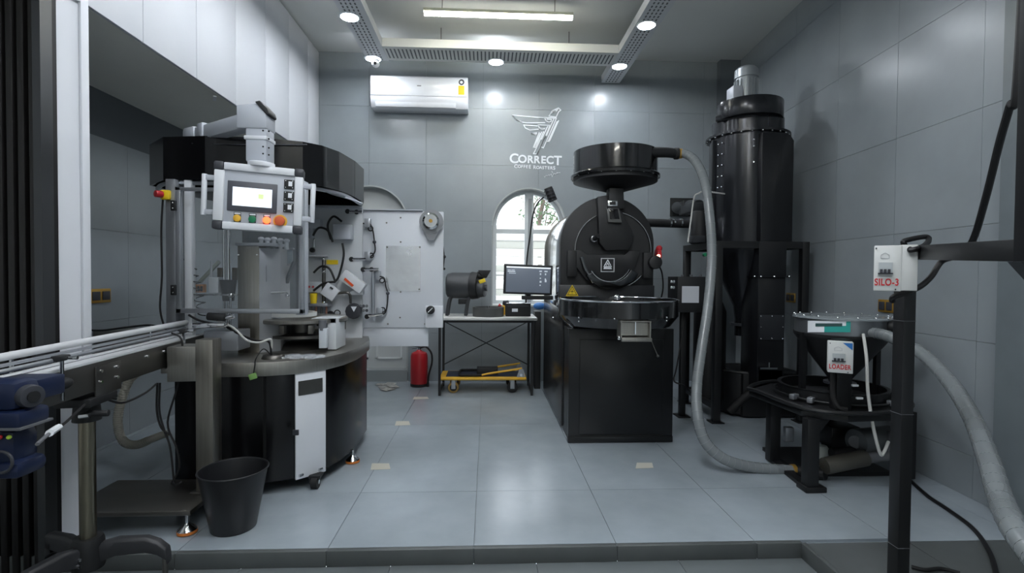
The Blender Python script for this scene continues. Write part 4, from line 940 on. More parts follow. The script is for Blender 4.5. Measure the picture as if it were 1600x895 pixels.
# bottles and cloth by the monitor
yj = MB().lathe([(0,0),(.022,0),(.022,.05),(.010,.065),(.010,.075),(0,.075)],(P(788,470,5.12).x,5.15,tz),seg=18).build('yellow_bottle', YELLOW, None); tag(yj,'small yellow bottle behind the black device box','bottle')
rj = MB().lathe([(0,0),(.018,0),(.018,.055),(.008,.065),(0,.07)],(P(781,470,5.12).x,5.16,tz),seg=18).build('red_bottle', RED, None); tag(rj,'small red bottle behind the round pan','bottle')
yj.scale = rj.scale = (1,1,1.6)
bt = MB().sph(P(843,478,5.15),.05,(1.3,.8,.75)).build('blue_bag', mat('blue_film',(60,120,190),.35,bump=.4,bscale=30), None, bevel=0); tag(bt,'crumpled blue plastic bag beside the device box','bag'); 
tb_ = MB().bb(tx1+.050,tx1+.11,5.06,5.26,0,P(843,486,5.15).z).build('dark_crate', BLACKM, None, bevel=.004); tag(tb_,'narrow dark crate standing between the table and the coffee roaster','crate')
# monitor
dxc_ = P(876,420,3.83).x
mo = empty('monitor', (P(826,440,4.25).x,4.25,.95), 'wide flat computer monitor with dark screen on an arm beside the coffee roaster', 'monitor')
MM = face_cam(P(825.5,437,4.22)) @ Matrix.Rotation(math.radians(-1.6),4,'Z') @ Matrix.Rotation(math.radians(4),4,'Y'); s2 = 4.22/800
def mbx(x0,x1,y0,y1,z0,z1,name,m,par=mo,bevel=.001):
    b_ = MB().bb(x0*s2,x1*s2,y0*s2,y1*s2,z0,z1); bmesh.ops.transform(b_.bm, matrix=MM, verts=b_.bm.verts[:]); return b_.build(name,m,par,bevel=bevel)
mbx(-38.5,38.5,-23,23.5,-.03,0,'casing',BLACKM,bevel=.004)
sc = mbx(-35,35,-20,20,0,.0012,'screen',mat('dim_grey_screen',(98,106,118),.35,emit=.22))
mbx(-35,35,18,20,.0012,.002,'title_bar',mat('screen_bar_white',(214,220,226),.4,emit=.6))
for (x0_,x1_,y0_,y1_) in ((-33,-28,14,15),(-27,-22,14,15),(-33,-21,11.5,13),(-31,-20,9,10),(17,21,13,15),(25,30,13,15),(18,20,8,11),(26,28,8,11),(18,20,2,4),(26,28,1,3),(18,21,-4,-1),(26,29,-3,1),(18,20,-9,-7)): mbx(x0_,x1_,y0_,y1_,.0012,.002,'screen_text',mat('screen_text_pale',(190,198,206),.4,emit=.35))
MB().cyl(P(826,440,4.27),P(826,466,4.27),.018,seg=14).build('arm_post', BLACKM, mo)
MB().bb(P(815,464,4.27).x,dxc_-.001,4.25,4.29,P(850,468,4.27).z,P(850,462,4.27).z).build('arm_bar', BLACKM, mo, bevel=.004)
# gooseneck lamp behind the monitor
gl = empty('gooseneck_lamp', (P(823,420,5.12).x,5.12,tz), 'small black spot lamp on a tall thin gooseneck in front of the arched window', 'lamp')
MB().tube([(P(822,470,5.12).x,5.13,tz+.01),P(823,412,5.12),P(828,370,5.12),P(833,335,5.1),P(841,316,5.08),P(850,308,5.06)],.008,8).build('gooseneck', CABLE, gl)
MB().cyl(P(856,293,5.04),P(864,314,5.06),.042,.046,seg=24).build('lamp_head', BLACKM, gl, bevel=.004)
for k in range(4): MB().cyl(P(857+k*2,297+k*5,5.045),P(857.5+k*2,298.5+k*5,5.045),.049,seg=24).build('cooling_fin', DGREY, gl)
MB().cyl((P(822,470,5.12).x,5.13,tz),(P(822,470,5.12).x,5.13,tz+.012),.032,seg=24).build('lamp_base', BLACKM, gl)

# ================================================================ COFFEE ROASTER
cr = empty('coffee_roaster', (.88, 4.1, 0), 'big black drum coffee roaster with hopper on top and round cooling tray', 'roaster')
RY0 = 3.41; rx0, rx1 = P(888,650,RY0).x, P(1051,650,RY0).x; rzt = .775
SAT = mat('satin_black_cabinet',(15,16,18),.3,var=.15,vscale=3)
MB().bb(rx0+.01,rx1-.01,RY0+.02,4.95,.0,rzt-.004).build('cabinet', SAT, cr, bevel=.004)
MB().bb(rx0,rx1,RY0,RY0+.03,.02,rzt).build('front_frame', SAT, cr, bevel=.003)
f0, f1 = P(906,530,RY0), P(1034,677,RY0)
MB().bb(f0.x,f1.x,RY0-.006,RY0,f1.z,f0.z).build('front_door', SAT, cr, bevel=.003)
MB().bb(P(906,680,RY0).x,P(1034,680,RY0).x,RY0-.003,RY0+.0,P(906,681,RY0).z,P(906,679,RY0).z).build('door_shadow_gap', mat('joint_black',(4,4,4),.6), cr)
MB().bb(rx0-.002,rx1+.002,RY0-.004,RY0+.05,.005,P(1000,681,RY0).z).build('plinth', SAT, cr, bevel=.003)
MB().bb(rx0-.004,rx0+.03,RY0+.3,4.93,.03,.88).build('side_panel', mat('satin_black_side',(34,34,36),.24,.5,var=.2,vscale=2), cr, bevel=.004)
MB().bb(rx1-.03,rx1+.004,RY0+.3,4.93,.03,.88).build('side_panel', SAT, cr, bevel=.004)
for (x,y) in ((rx0+.05,RY0+.05),(rx1-.05,RY0+.05)): MB().cyl((x,y,0),(x,y,.02),.02,seg=14).build('foot', RUBBER, cr)
# drum housing: arched extrusion
DYF = 3.83; dxc = (P(876,420,DYF).x+P(1021,420,DYF).x)/2; dr_ = (P(1021,420,DYF).x-P(876,420,DYF).x)/2
dzt = P(948,307,DYF).z; dzs = dzt-dr_; dzb = rzt
def arched(r, z0, y0, th, name, m, par=cr, bevel=.003, n=30): return MB().prism(arch_poly(dxc, r, z0, dzs, n), th, xz(y0)).build(name, m, par, bevel=bevel)
arched(dr_, dzb, DYF, .10, 'drum_front_plate', BLACKM)
arched(dr_-.012, dzb, DYF+.10, 1.0, 'drum_cladding', mat('mirror_cladding',(205,208,212),.13,1.0,var=.05,vscale=3))
arched(dr_+.002, dzb, 4.91, .03, 'drum_rear_band', DSTEEL)
fcx, fcz = P(957,391,DYF).x, P(957,391,DYF).z; fr = 61*DYF/800
MB().lathe([(0,0),(fr*.96,0),(fr,-.012),(fr,.0)],(fcx,DYF-.012,fcz),(0,-1,0),seg=56).build('face_disc', BLACKM, cr)
MB().ring((fcx,DYF-.016,fcz),fr-.004,.0055,(0,1,0),56,6).build('face_rim', mat('rim_chrome',(170,172,174),.2,1.0), cr)
# chute from hopper down the front
polyP([(931,309),(950,306),(968,330),(985,362),(986,378),(978,391),(944,392),(934,380)],DYF-.01,.06).build('feed_chute', BLACKM, cr, bevel=.006)
p_ = P(957,330,DYF-.08); 
nk = MB().prism([(-.052,.10),(.052,.10),(.060,-.05),(-.060,-.05)],.10,face_cam(P(958,318,DYF))).build('hopper_neck', BLACKM, cr, bevel=.004)
w1 = MB().pbox(950,313,965,322,DYF-.105,.006).build('lever_plate', CHROME, nk, bevel=.001); MB().pbox(953,315,962,320,DYF-.108,.004).build('plate_window', BLACKM, nk)
MB().prism([(-.052,.05),(.04,.05),(.062,-.055),(-.038,-.055)],.014,face_cam(P(958,336,DYF-.085))).build('sight_frame', mat('grey_cast_pan',(86,87,86),.5,.2), cr, bevel=.002)
MB().prism([(-.034,.045),(.03,.045),(.045,-.03),(-.026,-.03)],.016,face_cam(P(958,336,DYF-.087))).build('sight_window', mat('dark_window',(18,18,20),.1), cr, bevel=.001)
# ports, hinges, sampling spoon
c = P(982,366,DYF-.02); MB().cyl(c-Vector((0,.04,0)),c,.028,seg=20).build('port', DGREY, cr, bevel=.004); MB().cyl(c-Vector((0,.045,0)),c,.016,seg=16).build('port_plug', BLACKM, cr)
c = P(926,374,DYF-.02); MB().cyl(c-Vector((0,.06,0)),c,.026,seg=20).build('trier_port', mat('dark_chrome',(120,122,124),.2,1.0), cr, bevel=.003); MB().cyl(c-Vector((-.02,.10,-.02)),c-Vector((0,.05,0)),.018,seg=16).build('trier_handle', BLACKM, cr)
for (px,py) in ((893,400),(1012,403)): MB().pbox(px-6,py-9,px+8,py+32,DYF-.05,.05).build('hinge_arm', BLACKM, cr, bevel=.006)
c = P(1021,410,DYF-.03); MB().cyl(c-Vector((0,.06,0)),c+Vector((0,.04,0)),.05,.05,seg=24).build('side_knob', BLACKM, cr, bevel=.008)
# lower door with emblem and outlet collar
MB().prism([(-.27,.05),(-.19,.05),(-.16,.02),(.13,.02),(.16,.05),(.25,.05),(.20,-.10),(.12,-.19),(-.02,-.22),(-.16,-.17),(-.24,-.07)],.03,face_cam(P(948,402,DYF-.012))).build('discharge_door', BLACKM, cr, bevel=.006)
em = MB().pbox(939,403,960,425,DYF-.046,.003).build('emblem_plate', mat('emblem_grey',(196,198,200),.4), cr)
MB().pbox(940.3,404.3,958.7,423.7,DYF-.0475,.002).build('emblem_field', mat('emblem_dark',(24,25,27),.4), em)
EM = face_cam(P(949.5,413,DYF-.048)); m = MB(); s3 = (DYF)/800
strokes(m, [[(-5*s3,-2*s3),(0,7*s3),(5*s3,-2*s3)],[(-2.2*s3,-2*s3),(0,2.5*s3),(2.2*s3,-2*s3)],[(-6*s3,-3.6*s3),(6*s3,-3.6*s3)],[(-6*s3,-6.6*s3),(6*s3,-6.6*s3)]], 1.2*s3, EM, .001)
for k in range(6): m.prism([((-5.6+k*1.95)*s3,-6*s3),((-4.4+k*1.95)*s3,-6*s3),((-4.4+k*1.95)*s3,-4.4*s3),((-5.6+k*1.95)*s3,-4.4*s3)],.001,EM)
m.build('emblem_mark', WHITEI, em, smooth=False)
pts = [P(951-34*math.cos(t),414+34*math.sin(t),DYF-.055) for t in [math.pi*k/12 for k in range(1,12)]]
ta = [math.radians(t) for t in range(28,153,5)]
po = [P(953+46*math.cos(t),406+46*math.sin(t),DYF-.03) for t in ta]; pi_ = [P(953+33*math.cos(t),404+36*math.sin(t),DYF-.03) for t in ta]
MB().prism([(v.x,v.z) for v in po]+[(v.x,v.z) for v in reversed(pi_)],.075,xz(DYF-.10)).build('outlet_lip', mat('dark_chrome2',(70,72,75),.2,1.0), cr, bevel=.004, angle=25)
MB().tube([P(953+34*math.cos(t),404+36*math.sin(t),DYF-.102) for t in ta],.004,6,1).build('lip_edge', CHROME, cr)
MB().tube([P(909,402,DYF-.06),P(914,418,DYF-.08),P(922,432,DYF-.09),P(926,442,DYF-.09)],.014,8,5,rad=lambda t:.016-.006*t).build('door_lever', mat('dark_chrome',(120,122,124),.2,1.0), cr)
# lower fascia with warning sign
MB().pbox(874,445,1022,500,DYF-.05,.05).build('lower_fascia', BLACK, cr, bevel=.003)
ws = MB().prism([(-.048,-.035),(.048,-.035),(0,.048)],.003,face_cam(P(894,455,DYF-.051))).build('warning_sign', YSIGN, cr)
m = MB(); W = face_cam(P(894,455,DYF-.0565)); strokes(m,[[(-.034,-.026),(.034,-.026),(0,.034),(-.034,-.026)]],.004,W,.001); strokes(m,[[(0,.014),(0,-.008)],[(0,-.016),(0,-.019)],[(-.012,-.002),(.012,-.002)]],.004,W,.001); m.build('warning_mark', mat('sign_black',(20,20,20),.5), ws, smooth=False)
# hopper
hx, hy = P(961,250,3.88).x, 3.88; hz0 = P(961,224,3.6).z; hz1 = P(961,262,3.56).z; hz2 = P(961,300,3.86).z
R_ = 65*3.88/800
MB().lathe([(R_-.006,hz0),(R_,hz0),(R_,hz1+.012),(R_-.006,hz1+.012)],(hx,hy,0),seg=64,close=True).build('hopper_drum', GLOSSB, cr)
MB().cyl((hx,hy,hz0-.012),(hx,hy,hz0-.006),R_-.004,seg=64).build('hopper_lid', GLOSSB, cr)
MB().lathe([(R_-.01,hz1-.018),(R_+.018,hz1-.018),(R_+.020,hz1),(R_+.004,hz1+.014),(R_-.01,hz1+.014)],(hx,hy,0),seg=64,close=True).build('hopper_flange', GLOSSB, cr)
MB().lathe([(.05,hz2-.02),(.055,hz2),(R_,hz1-.045),(R_,hz1-.018),(0,hz1-.018)],(hx,hy,0),seg=64).build('hopper_cone', BLACKM, cr)
m = MB()
for k in range(20):
    t = k*math.pi/10+.1; m.cyl((hx+(R_+.012)*math.cos(t),hy+(R_+.012)*math.sin(t),hz1-.022),(hx+(R_+.012)*math.cos(t),hy+(R_+.012)*math.sin(t),hz1-.017),.005,seg=6)
m.build('bolts', CHROME, cr, kind='stuff')
MB().tube([(hx+R_*.55,hy-R_*.72,P(1000,240,3.7).z),P(1012,238,3.68),P(1040,238,3.70),P(1056,240,3.71)],.038,16,4,rad=lambda t:.042-.008*t).build('inlet_pipe', BLACKM, cr)
MB().cyl(P(1054,240,3.71),P(1060,240,3.71),.042,seg=20).build('clamp_collar', RUBBER, cr, bevel=.003)
# cooling tray
kx, ky, KR = P(963,470,3.42).x, 3.40, .395
kz0, kz1 = P(963,508,ky-KR).z, P(963,472,ky-KR).z
MB().lathe([(0,kz0+.06),(KR-.02,kz0+.06),(KR-.012,kz1),(KR,kz1),(KR,kz0+.035),(KR-.05,kz0-.03),(0,kz0-.03)],(kx,ky,0),seg=72).build('cooling_tray', GLOSSB, cr)
MB().ring((kx,ky,kz1),KR-.004,.0065,seg=72,sub=8).build('tray_rim', CHROME, cr)
MB().lathe([(0,kz1-.05),(KR-.02,kz1-.05),(KR-.02,kz1-.046),(0,kz1-.046)],(kx,ky,0),seg=48).build('tray_sieve', DSTEEL, cr)
MB().cyl((kx,ky,kz1-.045),(kx,ky,kz1+.0),.03,seg=20).sph((kx,ky,kz1+.008),.026).build('stirrer_hub', CHROME, cr)
for k in range(3):
    t = k*2.09+.3; MB().box((kx+.19*math.cos(t),ky+.19*math.sin(t),kz1-.028),(.34,.012,.03),RZ(t)).build('stirrer_arm', DSTEEL, cr)
m = MB()
for (px,dz) in ((878,0),(911,0),(911,6),(961,2),(1048,0),(1048,5)):
    x = P(px,500,ky-KR).x; d_ = x-kx; y = ky-math.sqrt(max(KR*KR-d_*d_,0)) if abs(d_)<KR else ky
    z = P(px,496+dz,y).z; m.sph((x,y-.002,z),.006,(1,1,1),8,6)
m.build('bolts', CHROME, cr, kind='stuff')
MB().tube([(kx-KR*.93,ky-.1,kz0-.0),(kx-KR*.80,ky-.12,kz0-.045),(rx0,RY0+.05,rzt)],.006,6).build('tray_bracket', CHROME, cr)
# discharge gate
g0, g1 = P(968,501,3.0), P(1014,532,3.0)
MB().bb(g0.x,g1.x,2.965,3.06,g1.z+.018,g1.z+.022).build('gate_floor', STEEL, cr)
gb = MB().bb(g0.x,g0.x+.006,2.965,3.06,g1.z+.02,g0.z).bb(g1.x-.006,g1.x,2.965,3.06,g1.z+.02,g0.z).bb(g0.x-.003,g1.x+.003,2.97,3.06,g0.z-.006,g0.z).build('gate_frame', STEEL, cr, smooth=False)
MB().bb(g0.x+.006,g1.x-.006,3.0,3.005,g1.z+.03,g0.z-.012).build('gate_door', STEEL, cr); MB().bb((g0.x+g1.x)/2-.003,(g0.x+g1.x)/2+.003,2.975,3.0,g1.z+.04,g0.z-.006).build('gate_divider', CHROME, cr)
MB().bb(g0.x-.0,g1.x+.0,2.94,2.965,g1.z-.0,g1.z+.022).build('gate_lip', STEEL, cr, bevel=.003)
MB().sph((g0.x-.012,2.955,g1.z+.02),.012).build('gate_knob', CHROME, cr)
MB().cyl(P(1017,530,3.0),P(1028,556,3.02),.003,seg=8).build('lever_rod', DSTEEL, cr); MB().sph(P(1028,556,3.02),.008).build('lever_knob', mat('grey_cast_pan',(86,87,86),.5,.2), cr)
# red emergency stop and cable at the right
MB().cyl(P(1025,398,3.88),P(1031,398,3.88),.05,seg=18).build('alarm_box', RED, cr, bevel=.005); MB().sph(P(1029,400,3.83),.014).build('alarm_light', mat('alarm_glow',(255,180,150),.3,emit=3), cr)
MB().sph(P(1030,388,3.86),.024).build('red_knob', RED, cr)
MB().tube([P(1027,412,3.9),P(1034,425,3.95),P(1036,450,4.0),P(1032,470,4.05)],.006,8).build('cable', CABLE, cr)
# ================================================================ DUST COLLECTOR TOWER
dc = empty('dust_collector', (2.1, 4.2, 0), 'tall black cyclone dust collector with grey motor on top in a black steel frame', 'dust collector')
FRM = mat('frame_black',(17,18,20),.45)
fy0, fy1, fxl, fxr = 3.88, 4.50, P(1117,600,3.9).x, 2.46
ft = P(1150,377,3.9).z
for (x,y) in ((fxl,fy0),(fxl-.0,fy1),(fxr,fy0),(fxr,fy1)):
    MB().bb(x-.027,x+.027,y-.027,y+.027,.006,ft).build('frame_post', FRM, dc, bevel=.002); MB().bb(x-.05,x+.05,y-.05,y+.05,0,.008).build('post_foot', FRM, dc)
for z in (ft-.027,): 
    for y in (fy0,fy1): MB().bb(fxl-.027,fxr+.027,y-.026,y+.026,z-.027,z+.027).build('frame_rail', FRM, dc)
    for x in (fxl,fxr): MB().bb(x-.026,x+.026,fy0,fy1,z-.026,z+.026).build('frame_rail', FRM, dc)
for z in (.12,): 
    MB().bb(fxl,fxr,fy1-.02,fy1+.02,z-.02,z+.02).build('frame_rail', FRM, dc); MB().bb(fxl-.02,fxl+.02,fy0,fy1,z-.02,z+.02).build('frame_rail', FRM, dc)
CYC = mat('cyclone_gloss_black',(34,36,40),.2,.3)
qx, qy, qr = P(1166,300,4.2).x, 4.2, .295
zc1, zc2 = P(1166,200,3.9).z, P(1166,186,3.9).z
MB().lathe([(qr,ft),(qr,zc1),(0,zc1)],(qx,qy,0),seg=64).build('cyclone_barrel', CYC, dc)
MB().lathe([(qr-.01,zc1-.012),(qr+.03,zc1-.012),(qr+.03,zc1+.006),(qr-.01,zc1+.006)],(qx,qy,0),seg=64,close=True).build('barrel_flange', CYC, dc)
MB().lathe([(qr-.02,zc1),(qr-.02,zc2+.06),(qr-.03,zc2+.065),(0,zc2+.065)],(qx,qy,0),seg=64).build('barrel_head', CYC, dc)
MB().lathe([(qr,ft),(qr-.02,ft-.12),(.09,P(1160,478,4.1).z),(.075,P(1160,500,4.1).z),(.075,P(1160,526,4.1).z),(0,P(1160,526,4.1).z)],(qx,qy,0),seg=48).build('cone', CYC, dc)
zf = P(1160,508,4.1).z; MB().cyl((qx,qy,zf-.01),(qx,qy,zf+.01),.11,seg=32).build('cone_flange', DGREY, dc)
m = MB()
for k in range(26):
    t = k*2*math.pi/26; m.sph((qx+(qr+.018)*math.cos(t),qy+(qr+.018)*math.sin(t),zc1-.014),.008,u=8,v=6)
for px in (1111,1117):
    for py in range(225,310,17): c = P(px,py,4.1); m.sph((qx-qr*math.cos(.15*(px-1108)/6+.15),qy-qr*math.sin(.25+.15*(px-1108)/6),c.z),.007,u=8,v=6)
for (px,py) in ((1178,218),(1178,228),(1178,253),(1199,284),(1231,285)): m.sph(P(px,py,3.865),.008,u=8,v=6)
m.build('bolts', CHROME, dc, kind='stuff')
MB().bb(qx-qr-.02,qx-qr+.02,qy-.05,qy-.03,ft+.05,zc1-.03).build('seam_strip', CYC, dc)
# fan volute and motor
vz0, vz1 = P(1170,183,3.9).z, P(1170,152,3.95).z; vx = P(1169,170,4.1).x
sp_ = [( (.205+.075*k/36)*math.cos(2*math.pi*k/36+.4), (.205+.075*k/36)*math.sin(2*math.pi*k/36+.4)) for k in range(36)]
MB().prism([(vx+a_,4.12+b_) for a_,b_ in sp_], vz1-vz0-.03, T(vz0+.03)).build('fan_volute', CYC, dc, bevel=.004, angle=25)
MB().cyl((vx,4.12,zc2+.06),(vx,4.12,vz0+.03),.13,seg=32).build('fan_inlet', BLACKM, dc)
MB().prism([(vx-.27,4.10),(vx-.05,3.93),(vx-.02,4.1)], .05, T(vz0+.02)).build('volute_mouth', CYC, dc, bevel=.004)
mx = P(1166,130,4.12).x; mz0 = vz1-.01; mz1 = P(1166,105,4.1).z
MOTG = mat('motor_grey',(150,156,160),.35,.4)
mt = MB().cyl((mx,4.12,mz0),(mx,4.12,mz1-.08),.082,seg=32).build('motor_body', MOTG, dc)
for k in range(20):
    t = k*math.pi/10; MB().box((mx+.088*math.cos(t),4.12+.088*math.sin(t),(mz0+mz1-.09)/2),(.016,.004,mz1-mz0-.12),RZ(t)).build('cooling_rib', MOTG, mt)
MB().lathe([(0,mz1),(.07,mz1),(.090,mz1-.02),(.093,mz1-.085),(0,mz1-.085)],(mx,4.12,0),seg=32).build('motor_cap', MOTG, dc)
MB().bb(mx-.155,mx-.075,4.02,4.14,mz0+.01,mz0+.13).build('terminal_box', GREYP, dc, bevel=.008)
# side duct box
bx0, bx1 = P(1187,400,3.86).x, P(1236,400,3.86).x; dz1 = P(1200,207,3.86).z; dz0 = P(1200,605,3.86).z
DBX = mat('duct_black',(24,25,28),.32,.2)
MB().prism([(bx0,0),(bx1,0),(bx1,dz1-ft-.06),(bx1-.03,dz1-ft-.015),(bx1-.07,dz1-ft),(bx0,dz1-ft)],.30,xz(3.85)@Matrix.Translation((0,ft,0))).build('duct_upper', DBX, dc, bevel=.003)
bx2 = P(1227,450,3.86).x; zj = P(1200,432,3.86).z
MB().bb(bx0-.01,bx2,3.85,4.12,zj,ft).build('duct_middle', DBX, dc, bevel=.003)
MB().bb(bx0-.005,bx2,3.86,4.12,dz0,zj-.004).build('duct_lower', DBX, dc, bevel=.003)
MB().bb(bx0-.02,bx2+.03,3.84,4.13,zj-.006,zj+.004).build('duct_flange', DBX, dc)
ip = MB().pbox(1187,492,1225,531,3.848,.01).build('inspection_plate', mat('plate_dark_grey',(48,50,54),.35,.3), dc, bevel=.001)
m = MB()
for (px,py) in ((1189,494),(1206,494),(1223,494),(1189,511),(1223,511),(1189,529),(1206,529),(1223,529)): m.sph(P(px,py,3.845),.007,u=8,v=6)
m.build('bolts', CHROME, ip, kind='stuff')
m = MB()
for (px,py) in ((1179,432),(1189,432),(1210,432),(1233,432)): m.sph(P(px,py,3.845),.009,u=8,v=6)
m.build('bolts', CHROME, dc, kind='stuff')
dw = MB().pbox(1188,574,1215,577,3.82,.03).build('slide_gate', CHROME, dc); MB().pbox(1201,566,1203,574,3.83,.01).build('gate_handle', CHROME, dw)
MB().pbox(1185,578,1222,616,3.86,.22).build('outlet_box', FRM, dc, bevel=.003)
# machinery at the foot of the tower
MB().lathe([(0,0),(.20,0),(.215,.02),(.215,.34),(.205,.35),(0,.35)],(P(1165,600,4.15).x,4.2,.01),seg=40).build('dust_drum', FRM, dc)
MB().ring((P(1165,600,4.15).x,4.2,.36),.21,.012,seg=40).build('drum_ring', BLACKM, dc)
MB().bb(bx0-.05,bx2+.25,3.98,4.42,.01,.36).build('base_box', FRM, dc, bevel=.004)
MB().tube([(P(1140,640,4.0).x,4.0,.05),(P(1165,600,4.0).x,3.95,.2),(P(1190,610,4.0).x,3.95,.25)],.03,12).build('flexible_duct', RUBBER, dc)
MB().lathe([(0,0),(.13,0),(.13,.72),(.10,.80),(0,.80)],(P(1098,560,4.35).x,4.22,.12),seg=32).build('filter_canister', FRM, dc)
# blower on the rail and its pipes
bc = P(1093,355,4.25); MB().cyl((bc.x,4.25,ft),(bc.x,4.25,P(1093,330,4.25).z),.075,.06,seg=24).build('blower_body', BLACKM, dc, bevel=.006)
MB().pbox(1083,368,1102,379,4.10,.10).build('blower_base', mat('plate_dark_grey',(48,50,54),.35,.3), dc, bevel=.003)
MB().cyl(P(1100,398,3.9)-Vector((0,.03,0)),P(1100,398,3.9),.014,seg=14).build('green_button', GREENB, dc)
pz_ = P(1050,349,4.4).z
ep = empty('exhaust_pipe', (1.6,4.4,pz_), 'horizontal black pipe with two chrome clamps from the coffee roaster to the tower', 'pipe')
xq0, xq1 = dxc+dr_-.01, P(1090,349,4.3).x
MB().cyl((xq0,4.35,pz_),(xq1,4.35,pz_-.01),.036,seg=24).build('tube', BLACKM, ep)
for px in (1047,1053,1064): x = P(px,349,4.35).x; MB().cyl((x-.006,4.35,pz_),(x+.006,4.35,pz_),.041 if px!=1053 else .036,seg=24).build('clamp', CHROME, ep)
vb0, vb1 = P(1048,309,D-.03), P(1085,338,D-.03)
vo = MB().bb(vb0.x,vb1.x,D-.03,D-.010,vb1.z,vb0.z).build('vent_opening', mat('vent_black',(16,20,20),.7), None, bevel=.001); tag(vo,'black square vent opening in the back wall','vent')
vp = empty('vent_duct', (P(1070,323,5.2).x,5.2,P(1070,323,5.2).z), 'grey duct elbow with square collar coming out of the black vent opening', 'duct')
MB().tube([P(1058,324,D-.04),P(1062,325,5.2),P(1078,322,5.0),P(1092,322,4.8)],.06,16,6).build('elbow', mat('duct_grey',(44,47,49),.5), vp)
MB().pbox(1068,313,1082,335,5.0,.12).build('collar', BLACKM, vp, bevel=.004); MB().pbox(1082,316,1108,330,4.75,.3).build('straight_duct', mat('duct_dark',(40,43,46),.5), vp, bevel=.006)
wcb = MB().tube([P(1075,378,3.97),P(1080,340,4.0),P(1085,308,4.0),P(1092,302,3.98),P(1101,299,3.95),(qx-qr+.04,4.05,P(1101,299,3.95).z)],.006,8).build('white_cable', mat('pale_cable',(196,196,192),.5), dc)
# control cabinet on its own post
cc = empty('control_cabinet', (P(1082,460,3.9).x,4.0,0), 'black control cabinet with a pale square screen on a post beside the coffee roaster', 'cabinet')
k0_, k1_ = P(1059,432,3.9), P(1104,488,3.9)
MB().bb(k0_.x,k1_.x-.012,3.9,4.12,k1_.z,k0_.z).build('case', BLACKM, cc, bevel=.004)
MB().pbox(1066,447,1092,473,3.894,.006).build('screen', mat('pale_grey_screen',(150,154,160),.35,emit=.2), cc)
m_ = []
for (py_,) in ((440,),(449,)):
    for dy in (.07,.12):
        z = P(1050,py_,4.0).z; MB().cyl((k0_.x-.01,3.9+dy,z),(k0_.x+.002,3.9+dy,z),.011,seg=12).build('side_button', WHITEI if dy>.1 else GREYP, cc)
for px in (1066,1080,1094): MB().cyl(P(px,432,3.98)-Vector((0,0,.004)),P(px,429,3.98),.012,seg=12).build('cable_gland', MGREY, cc)
xx = P(1071,560,4.0).x; MB().bb(xx-.022,xx+.022,4.04,4.085,.006,k1_.z).build('post', FRM, cc, bevel=.002); MB().bb(xx-.05,xx+.05,4.0,4.12,0,.008).build('post_foot', FRM, cc)
MB().tube([(xx+.02,4.05,k1_.z+.0),(xx-.06,4.02,.42),(xx-.09,4.0,.30),(xx-.02,3.98,.27),(xx+.03,3.98,.22)],.006,8).build('cable', CABLE, cc)

# ================================================================ LOADER
lo = empty('bean_loader', (2.0, 2.95, 0), 'black destoner loader with round clear-lidded hopper over a curved table on legs', 'machine')
tp_ = [(1.655,3.15),(1.655,3.05),(1.69,2.66),(1.86,2.54),(2.12,2.56),(2.36,2.72),(2.44,3.0),(2.30,3.3),(1.9,3.34)]
MB().prism(tp_,.035,T(.385)).build('table_plate', FRM, lo, bevel=.006)
MB().tube([(p[0],p[1],.432) for p in tp_],.012,8,4,True).build('edge_tube', FRM, lo)
LG = [(PZ(1265,766).x,PZ(1265,766).y),(PZ(1207,722).x,PZ(1207,722).y),(2.36,2.75),(2.25,3.25)]
for (x,y) in LG: MB().bb(x-.032,x+.032,y-.028,y+.028,.01,.386).build('leg', FRM, lo, bevel=.003)
x,y = LG[0]; MB().bb(x-.045,x+.07,y-.04,y+.05,0,.03).build('leg_foot', FRM, lo, bevel=.006)
MB().prism([(LG[1][0]-.02,LG[1][1]),(LG[1][0]+.03,LG[1][1]),(x+.03,y),(x-.03,y)],.02,T(.002)).build('base_bar', FRM, lo)
MB().bb(x+.03,x+.16,y+.13,y+.17,.0,.03).build('base_bar', FRM, lo)
for (x_,y_) in (LG[0],): MB().prism([(0,0),(.07,0),(0,-.09)],.02,face_cam((x_+.032,y_+.01,.386))).build('gusset', FRM, lo)
rc = (P(1299,620,2.97).x, 2.97)
RNG = mat('ring_black',(20,21,23),.35)
MB().lathe([(.285,.42),(.285,.485),(.292,.49),(.270,.49),(.272,.42)],(rc[0],rc[1],0),seg=56,close=True).build('sieve_ring', RNG, lo)
MB().lathe([(0,.421),(.27,.421),(.27,.426),(0,.430)],(rc[0],rc[1],0),seg=40).build('sieve_plate', BLACKM, lo)
MB().ring((rc[0],rc[1],.44),.31,.008,seg=48).build('outer_ring', RNG, lo)
for t in (3.5,3.8,5.2): 
    MB().box((rc[0]+.32*math.cos(t),rc[1]+.32*math.sin(t),.445),(.05,.03,.03),RZ(t)).build('toggle_clamp', ALU, lo, bevel=.004)
ux, uy = P(1314,500,2.95).x, 2.95; ur = .243
uz1, uz0 = P(1314,493,2.95).z, P(1314,527,2.72).z
GREYM = mat('hopper_grey_metal',(120,124,128),.28,.7)
MB().lathe([(ur,uz0),(ur,uz1-.01),(ur-.006,uz1-.01),(ur-.006,uz0)],(ux,uy,0),seg=56,close=True).build('hopper_drum', GREYM, lo)
MB().lathe([(0,uz1-.012),(ur+.012,uz1-.012),(ur+.012,uz1-.004),(ur,uz1),(0,uz1)],(ux,uy,0),seg=56).build('clear_lid', mat('clear_lid_plastic',(150,158,162),.15,alpha=.75), lo)
m = MB()
for k in range(16): t = k*math.pi/8+.1; m.sph((ux+(ur+.002)*math.cos(t),uy+(ur+.002)*math.sin(t),uz1+.003),.007,u=8,v=6)
m.build('bolts', CHROME, lo, kind='stuff')
